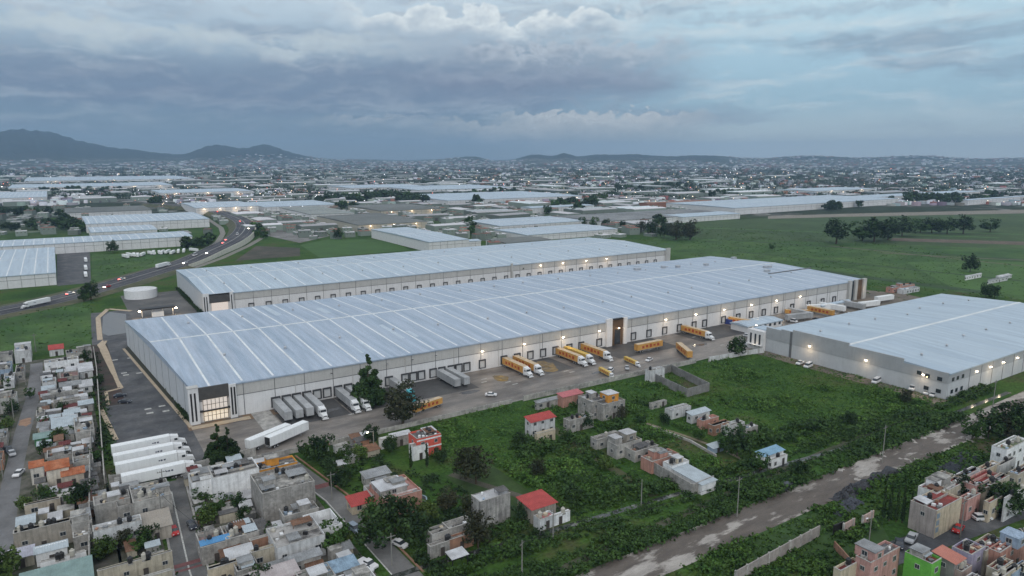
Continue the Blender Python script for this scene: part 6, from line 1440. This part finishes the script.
u,v = at(850,487); crumple('crumpled dark tarpaulin heap on the dirt road edge, lower part', u-4,v-1.6,14,3.2,R(8),TD,2)
u,v = at(843,505); crumple('dark folded tarpaulin lying in the scrub below the road', u,v-1,13,4,R(8),mat('tarp_blueish', (.045,.05,.065), rough=.6, var=.3),3,1.2)
u,v = at(950,462); crumple('flat dark netting spread over the scrub below the white building', u,v-2,26,6,R(6),mat('netting', (.03,.036,.045), rough=.8, var=.3),4,1.8,'netting')
RUB = mat('rubble_pale', (.34,.32,.30), var=.25)
rub_me = [None]*3
for k in range(3):
    g = np.random.default_rng(k); mb = MB()
    for i in range(5): x,y = g.normal(size=2)*.9; s_ = .3+.5*g.random(); mb.add([(x-s_,y-s_,0),(x+s_,y-s_*.7,0),(x+s_*.8,y+s_,0),(x-s_*.7,y+s_*.8,0),(x+.1-s_*.3,y,s_*.45),(x+.1+s_*.4,y,s_*.4)],[(0,1,5,4),(1,2,5),(2,3,4,5),(3,0,4)])
    rub_me[k] = mb.mesh('rubble_heap', RUB)
for i in range(26):
    u = 178+rnd.random()*82; v = 99.5+rnd.random()*9 if i%2 else 108+rnd.random()*3
    if i > 17: u,v = 240+rnd.random()*16, 98+rnd.random()*3
    tag(place('rubble_heap', rub_me[i%3], None, (u,v,.02), rnd.random()*6), 'small heap of pale rubble dumped along the dirt road', 'rubble', 'rubble heaps along the dirt road')
# ------------------------------------------------------------------ the distant town
def farmat(key, c, rand=.35):
    m = bpy.data.materials.new(key); m.use_nodes = True; t = m.node_tree; N = t.nodes; b = N['Principled BSDF']; b.inputs['Roughness'].default_value = .8
    oi = N.new('ShaderNodeNewGeometry'); vo = N.new('ShaderNodeTexWhiteNoise'); vo.noise_dimensions = '1D'
    t.links.new(oi.outputs['Random Per Island'], vo.inputs['W'])
    mx = N.new('ShaderNodeMix'); mx.data_type='RGBA'; mx.blend_type = 'MULTIPLY'; mx.inputs[0].default_value = rand; mx.inputs[6].default_value = c + (1,); t.links.new(vo.outputs['Color'], mx.inputs[7])
    ob = N.new('ShaderNodeObjectInfo'); m3 = N.new('ShaderNodeMapRange'); t.links.new(ob.outputs['Random'], m3.inputs[0]); m3.inputs[3].default_value = .6; m3.inputs[4].default_value = 1.35
    s = N.new('ShaderNodeVectorMath'); s.operation='SCALE'; t.links.new(mx.outputs[2], s.inputs[0]); t.links.new(m3.outputs[0], s.inputs[3]); t.links.new(s.outputs[0], b.inputs['Base Color']); return m
FW = farmat('far_wall', (.25,.265,.285), .3); FRf = farmat('far_roof', (.50,.53,.56), .12); FRed = farmat('far_red_roof', (.24,.11,.08), .3); FD = farmat('far_dark', (.12,.12,.12), .3)
FIN = emis('far_window', (1,.75,.45), 3.0)
def in_px(p, polys): return any(inside(p, q) for q in polys)
placed = []
grid = {}
def free(x, y, r):
    gx, gy = int(x//80), int(y//80)
    for i in (-2,-1,0,1,2):
        for j in (-2,-1,0,1,2):
            for (a,b,q) in grid.get((gx+i,gy+j),()):
                if abs(a-x) < q+r and abs(b-y) < q+r: return False
    return True
def claim(x, y, r): grid.setdefault((int(x//80),int(y//80)),[]).append((x,y,r))
# pale industrial roofs, shared meshes in eight sizes
def ind_mesh(w, d, h, k):
    mb = MB(); mb.mat(0).box(-w/2,-d/2,0,w/2,d/2,h); mb.mat(1)
    nb = 1 + k % 3
    for i in range(nb):
        y0 = -d/2+d*i/nb; y1 = y0+d/nb-.3; ym=(y0+y1)/2
        mb.add([(-w/2-.3,y0,h+.02),(w/2+.3,y0,h+.02),(w/2+.3,ym,h+1.2),(-w/2-.3,ym,h+1.2),(w/2+.3,y1,h+.02),(-w/2-.3,y1,h+.02)],[(0,1,2,3),(3,2,4,5),(0,3,5),(1,4,2)])
    mb.mat(2)
    for i in range(int(w/16)): mb.box(-w/2+6+i*16,-d/2-.06,.1,-w/2+10+i*16,-d/2-.01,4)
    return mb.mesh('industrial_hall', [FW, FRf, FD])
IM = [ind_mesh(w,d,h,k) for k,(w,d,h) in enumerate([(60,30,8),(90,40,9),(120,45,10),(45,25,7),(150,60,10),(70,50,9),(40,40,8),(100,28,8)])]
IS = [33,48,62,26,80,42,28,52]
HSIZE = ['small pale','wide pale','long pale','small low','longest pale','broad','square','long narrow']
def where(px, py):
    return ('far off' if py < 185 else 'in the middle distance') + ' ' + ('at the left edge of the plain' if px < 120 else 'left of the highway bend' if px < 250 else 'right of the highway bend' if px < 400 else 'left of the centre of the plain' if px < 512 else 'right of the centre of the plain' if px < 680 else 'beyond the green fields' if px < 860 else 'at the right edge of the plain')
n = 0; rr = random.Random(99)
zones = [((0,167,400,192),85),((400,186,640,204),25),((0,168,1024,206),150),((240,200,640,232),60),((700,185,1024,206),45)]
for (x0,y0,x1,y1),cnt in zones:
    tries = 0; c = 0
    while c < cnt and tries < cnt*12 and n < 290:
        tries += 1; px = rr.uniform(x0,x1); py = y0+(y1-y0)*rr.random()**(.9)
        if py < 190 and rr.random() < (.55 if px > 560 else .2): continue
        if in_px((px,py),FIELDS_PX) or in_px((px,py),HWAY_PX): continue
        x,y = at(px,py); k = rr.randrange(8)
        if py > 200 and IS[k] > 45: continue
        if blocked(x,y,IS[k]) or not free(x,y,IS[k]*.75): continue
        claim(x,y,IS[k]*.75); c += 1; n += 1
        o = place('industrial_hall', IM[k], None, (x,y,0), rr.choice([0,0,0,math.pi/2,.15,-.1]))
        wl = where(px,py); tag(o, HSIZE[k]+' industrial hall '+wl, 'warehouse', HSIZE[k]+' industrial halls '+wl)
print('halls', n)
# houses of the plain: 300 nearest as things, the rest as one mass
def hmesh(k):
    r = random.Random(k); w,d,h = r.uniform(8,15), r.uniform(8,13), r.choice([3.2,5.6,5.6,8]); mb = MB(); mb.mat(0).box(-w/2,-d/2,0,w/2,d/2,h); mb.mat(1 if k%4 else 2).box(-w/2+.1,-d/2+.1,h+.003,w/2-.1,d/2-.1,h+.3)
    mb.mat(3)
    for i in range(3): mb.box(-w/2+1.2+i*w/3,-d/2-.05,h-2.2,-w/2+2.6+i*w/3,-d/2-.01,h-1)
    mb.mat(0).box(-w/4,0,h+.31,0,d/4,h+2.2); return mb.mesh('distant_house', [FW, FRf, FRed, FD])
HM = [hmesh(k) for k in range(10)]
cand = []
hz_zones = [((240,205,520,250),150,1),((0,196,330,236),110,1),((420,205,700,238),80,1),((0,182,1024,205),220,1)]
for (x0,y0,x1,y1),cnt,_ in hz_zones:
    c = tries = 0
    while c < cnt and tries < cnt*15:
        tries += 1; px,py = rr.uniform(x0,x1), rr.uniform(y0,y1)
        if in_px((px,py),FIELDS_PX) or in_px((px,py),HWAY_PX): continue
        if 120 < px < 300 and py > 236: continue
        x,y = at(px,py)
        if blocked(x,y,9) or not free(x,y,8): continue
        claim(x,y,8); c += 1; cand.append((math.hypot(x,y),x,y,px,py))
cand.sort()
for i,(d_,x,y,px,py) in enumerate(cand[:300]):
    o = place('distant_house', HM[i%10], None, (x,y,0), rr.choice([0,math.pi/2,.2,-.2,1.2])); wl = where(px,py); hk = 'red-roofed' if i%10 in (0,4,8) else 'pale flat-roofed'; tag(o, 'small '+hk+' house '+wl, 'house', hk+' houses '+wl)
print('houses', len(cand))
def box_cloud(P, W_, D_, H_, A_, name, mats, mi=None):
    """many boxes as one mesh; P centres (n,3)"""
    n = len(P); c, s = np.cos(A_), np.sin(A_); cor = []
    for sx_,sy_,sz_ in ((-1,-1,0),(1,-1,0),(1,1,0),(-1,1,0),(-1,-1,1),(1,-1,1),(1,1,1),(-1,1,1)):
        lx, ly = sx_*W_/2, sy_*D_/2; cor.append(np.stack([P[:,0]+lx*c-ly*s, P[:,1]+lx*s+ly*c, P[:,2]+sz_*H_-(1-sz_)*6],1))
    V = np.stack(cor,1).reshape(-1,3); q = np.array([(4,5,6,7),(0,1,5,4),(1,2,6,5),(2,3,7,6),(3,0,4,7)]); Fc = (np.arange(n)[:,None,None]*8+q[None]).reshape(-1,4)
    me = bpy.data.meshes.new(name); me.vertices.add(len(V)); me.vertices.foreach_set('co', V.astype(np.float32).ravel()); me.loops.add(Fc.size); me.loops.foreach_set('vertex_index', Fc.astype(np.int32).ravel())
    me.polygons.add(len(Fc)); me.polygons.foreach_set('loop_start', np.arange(len(Fc),dtype=np.int32)*4)
    for m in mats: me.materials.append(m)
    if mi is not None: me.polygons.foreach_set('material_index', np.repeat(mi,5).astype(np.int32))
    me.update(calc_edges=True); return me
g = np.random.default_rng(5)
def scatter(n, y0, y1, pw=1.0):
    px = g.uniform(-30,1054,n); py = y0+(y1-y0)*g.random(n)**pw
    xs = (px-512)/F; ys = (288-py)/F; a = xs; b = math.cos(PIT)+ys*math.sin(PIT); c = -math.sin(PIT)+ys*math.cos(PIT); t = -H/c
    a = a*t; b = b*t; return px, py, a*math.cos(HEAD)+b*math.sin(HEAD), -a*math.sin(HEAD)+b*math.cos(HEAD)
def urban(px, py, x, y, thr):
    q = .55*vals(x+9000,y+9000,310,77)+.45*vals(x+9000,y+9000,120,78); ok = q > thr
    for k in range(len(px)):
        if ok[k] and (in_px((px[k],py[k]),FIELDS_PX) or blocked(x[k],y[k],12)): ok[k] = False
    return ok
px,py,x,y = scatter(9000,165.5,206,1.3); ok = urban(px,py,x,y,.42); x,y = x[ok],y[ok]
d = np.hypot(x,y); P = np.stack([x,y,np.zeros(len(x))],1); k = np.clip(d/2600,1,2.6)
me = box_cloud(P, g.uniform(8,18,len(x))*k, g.uniform(7,14,len(x))*k, g.uniform(3,8,len(x)), g.choice([0,.1,-.2,1.3],len(x)), 'distant_town', [FW,FRf,FRed,FD], g.choice([0,0,0,1,1,2,3],len(x)))
tag(place('distant_town', me), 'dense hazy mass of small pale houses filling the plain to the horizon', 'town', kind='stuff')
# hillside settlement: sampled directly on the rising ground
n = 6000; a = np.radians(g.uniform(-40,40,n)+33); d = g.uniform(5000,9600,n); x = d*np.sin(a); y = d*np.cos(a); z = hfun(x,y); ad = np.degrees(a)-33
lim = np.where(ad < -22, 75, np.where(ad < -8, 110, np.where(ad < 1, 90, np.where(ad < 17, 55, 130)))); ok = (z < lim*(.5+.7*vals(x+20000,y+20000,420,31)))&(vals(x+20000,y+20000,300,33) > .3)
x,y,z,d = x[ok],y[ok],z[ok],d[ok]
me = box_cloud(np.stack([x,y,z],1), g.uniform(14,38,len(x)), g.uniform(12,26,len(x)), g.uniform(4,10,len(x)), g.uniform(0,1.5,len(x)), 'hillside_town', [FW,FRf,FRed,FD], g.choice([0,0,1,1,2,3],len(x)))
tag(place('hillside_town', me), 'far town climbing the low hills below the mountains', 'town', kind='stuff')
# far woods and street trees as one mass
px,py,x,y = scatter(12000,164,200,1.1); q = .4*vals(x+9000,y+9000,310,77)+.6*vals(x+7000,y+9000,110,91); ok = (q > .33)
for i in range(len(px)):
    if ok[i] and (in_px((px[i],py[i]),FIELDS_PX) or blocked(x[i],y[i],8)): ok[i] = False
x,y = x[ok],y[ok]; kk = 12; X_=np.repeat(x,kk); Y_=np.repeat(y,kk); dd=np.hypot(X_,Y_); sc_=np.clip(dd/2500,1,3)
c = np.stack([X_+g.normal(size=len(X_))*3.6*sc_, Y_+g.normal(size=len(X_))*3.6*sc_, (1+7.5*g.random(len(X_)))*np.clip(sc_,1,1.5)],1)
nn = g.normal(size=c.shape)+[0,0,.6]; nn /= np.linalg.norm(nn,axis=1,keepdims=True)
tag(place('distant_woods', mesh_from(quads(c,nn,2.0*(.6+.8*g.random(len(c)))*sc_,g), G2, 'distant_woods')), 'dark woods and street trees mixed into the distant town', 'vegetation', kind='stuff')
# lights of the town coming on
px,py,x,y = scatter(900,161,206,1.1)
ex_ = [(rr.uniform(150,345),rr.uniform(190,211)) for _ in range(120)]; ea = np.array([at(a_,b_) for a_,b_ in ex_]); px = np.concatenate([px,[e[0] for e in ex_]]); py = np.concatenate([py,[e[1] for e in ex_]]); x = np.concatenate([x,ea[:,0]]); y = np.concatenate([y,ea[:,1]])
ok = np.array([not in_px((px[i],py[i]),FIELDS_PX) and not blocked(x[i],y[i],2) for i in range(len(px))]); x,y = x[ok],y[ok]; d = np.hypot(x,y)
s_ = d/2000*g.uniform(.4,1.4,len(x)); m1 = emis('town_light', (1,.75,.48), 5); m2 = emis('town_light_white', (.95,.95,1), 4); m3 = emis('town_light_red', (1,.16,.08), 4)
me = box_cloud(np.stack([x,y,np.full(len(x),7.)+6],1), s_, s_, s_*.8, x*0, 'town_lights', [m1,m2,m3], g.choice([0,0,0,1,1,1,2],len(x)))
# (boxes hang at lamp height: shorten the foundations added by box_cloud)
co = np.zeros(len(me.vertices)*3, np.float32); me.vertices.foreach_get('co', co); co = co.reshape(-1,8,3); co[:,:4,2] += 6; co[:,:,2] -= 6; me.vertices.foreach_set('co', co.ravel())
tag(place('town_lights', me), 'scattered lit lamps and windows across the distant town', 'lights', kind='stuff')
# ------------------------------------------------------------------ air
hz_o = MB().box(-12500,-1500,-1.2,14500,13200,420).build('haze', None or bpy.data.materials.new('haze_mat'))
hm = hz_o.data.materials[0]; hm.use_nodes = True; ht = hm.node_tree; ht.nodes.clear(); vo_ = ht.nodes.new('ShaderNodeVolumePrincipled'); ou = ht.nodes.new('ShaderNodeOutputMaterial'); ht.links.new(vo_.outputs[0], ou.inputs['Volume'])
vo_.inputs['Color'].default_value = (.46,.70,.98,1); vo_.inputs['Density'].default_value = .88e-4; vo_.inputs['Anisotropy'].default_value = .2
tag(hz_o, 'pale bluish evening haze over the plain', kind='stuff')
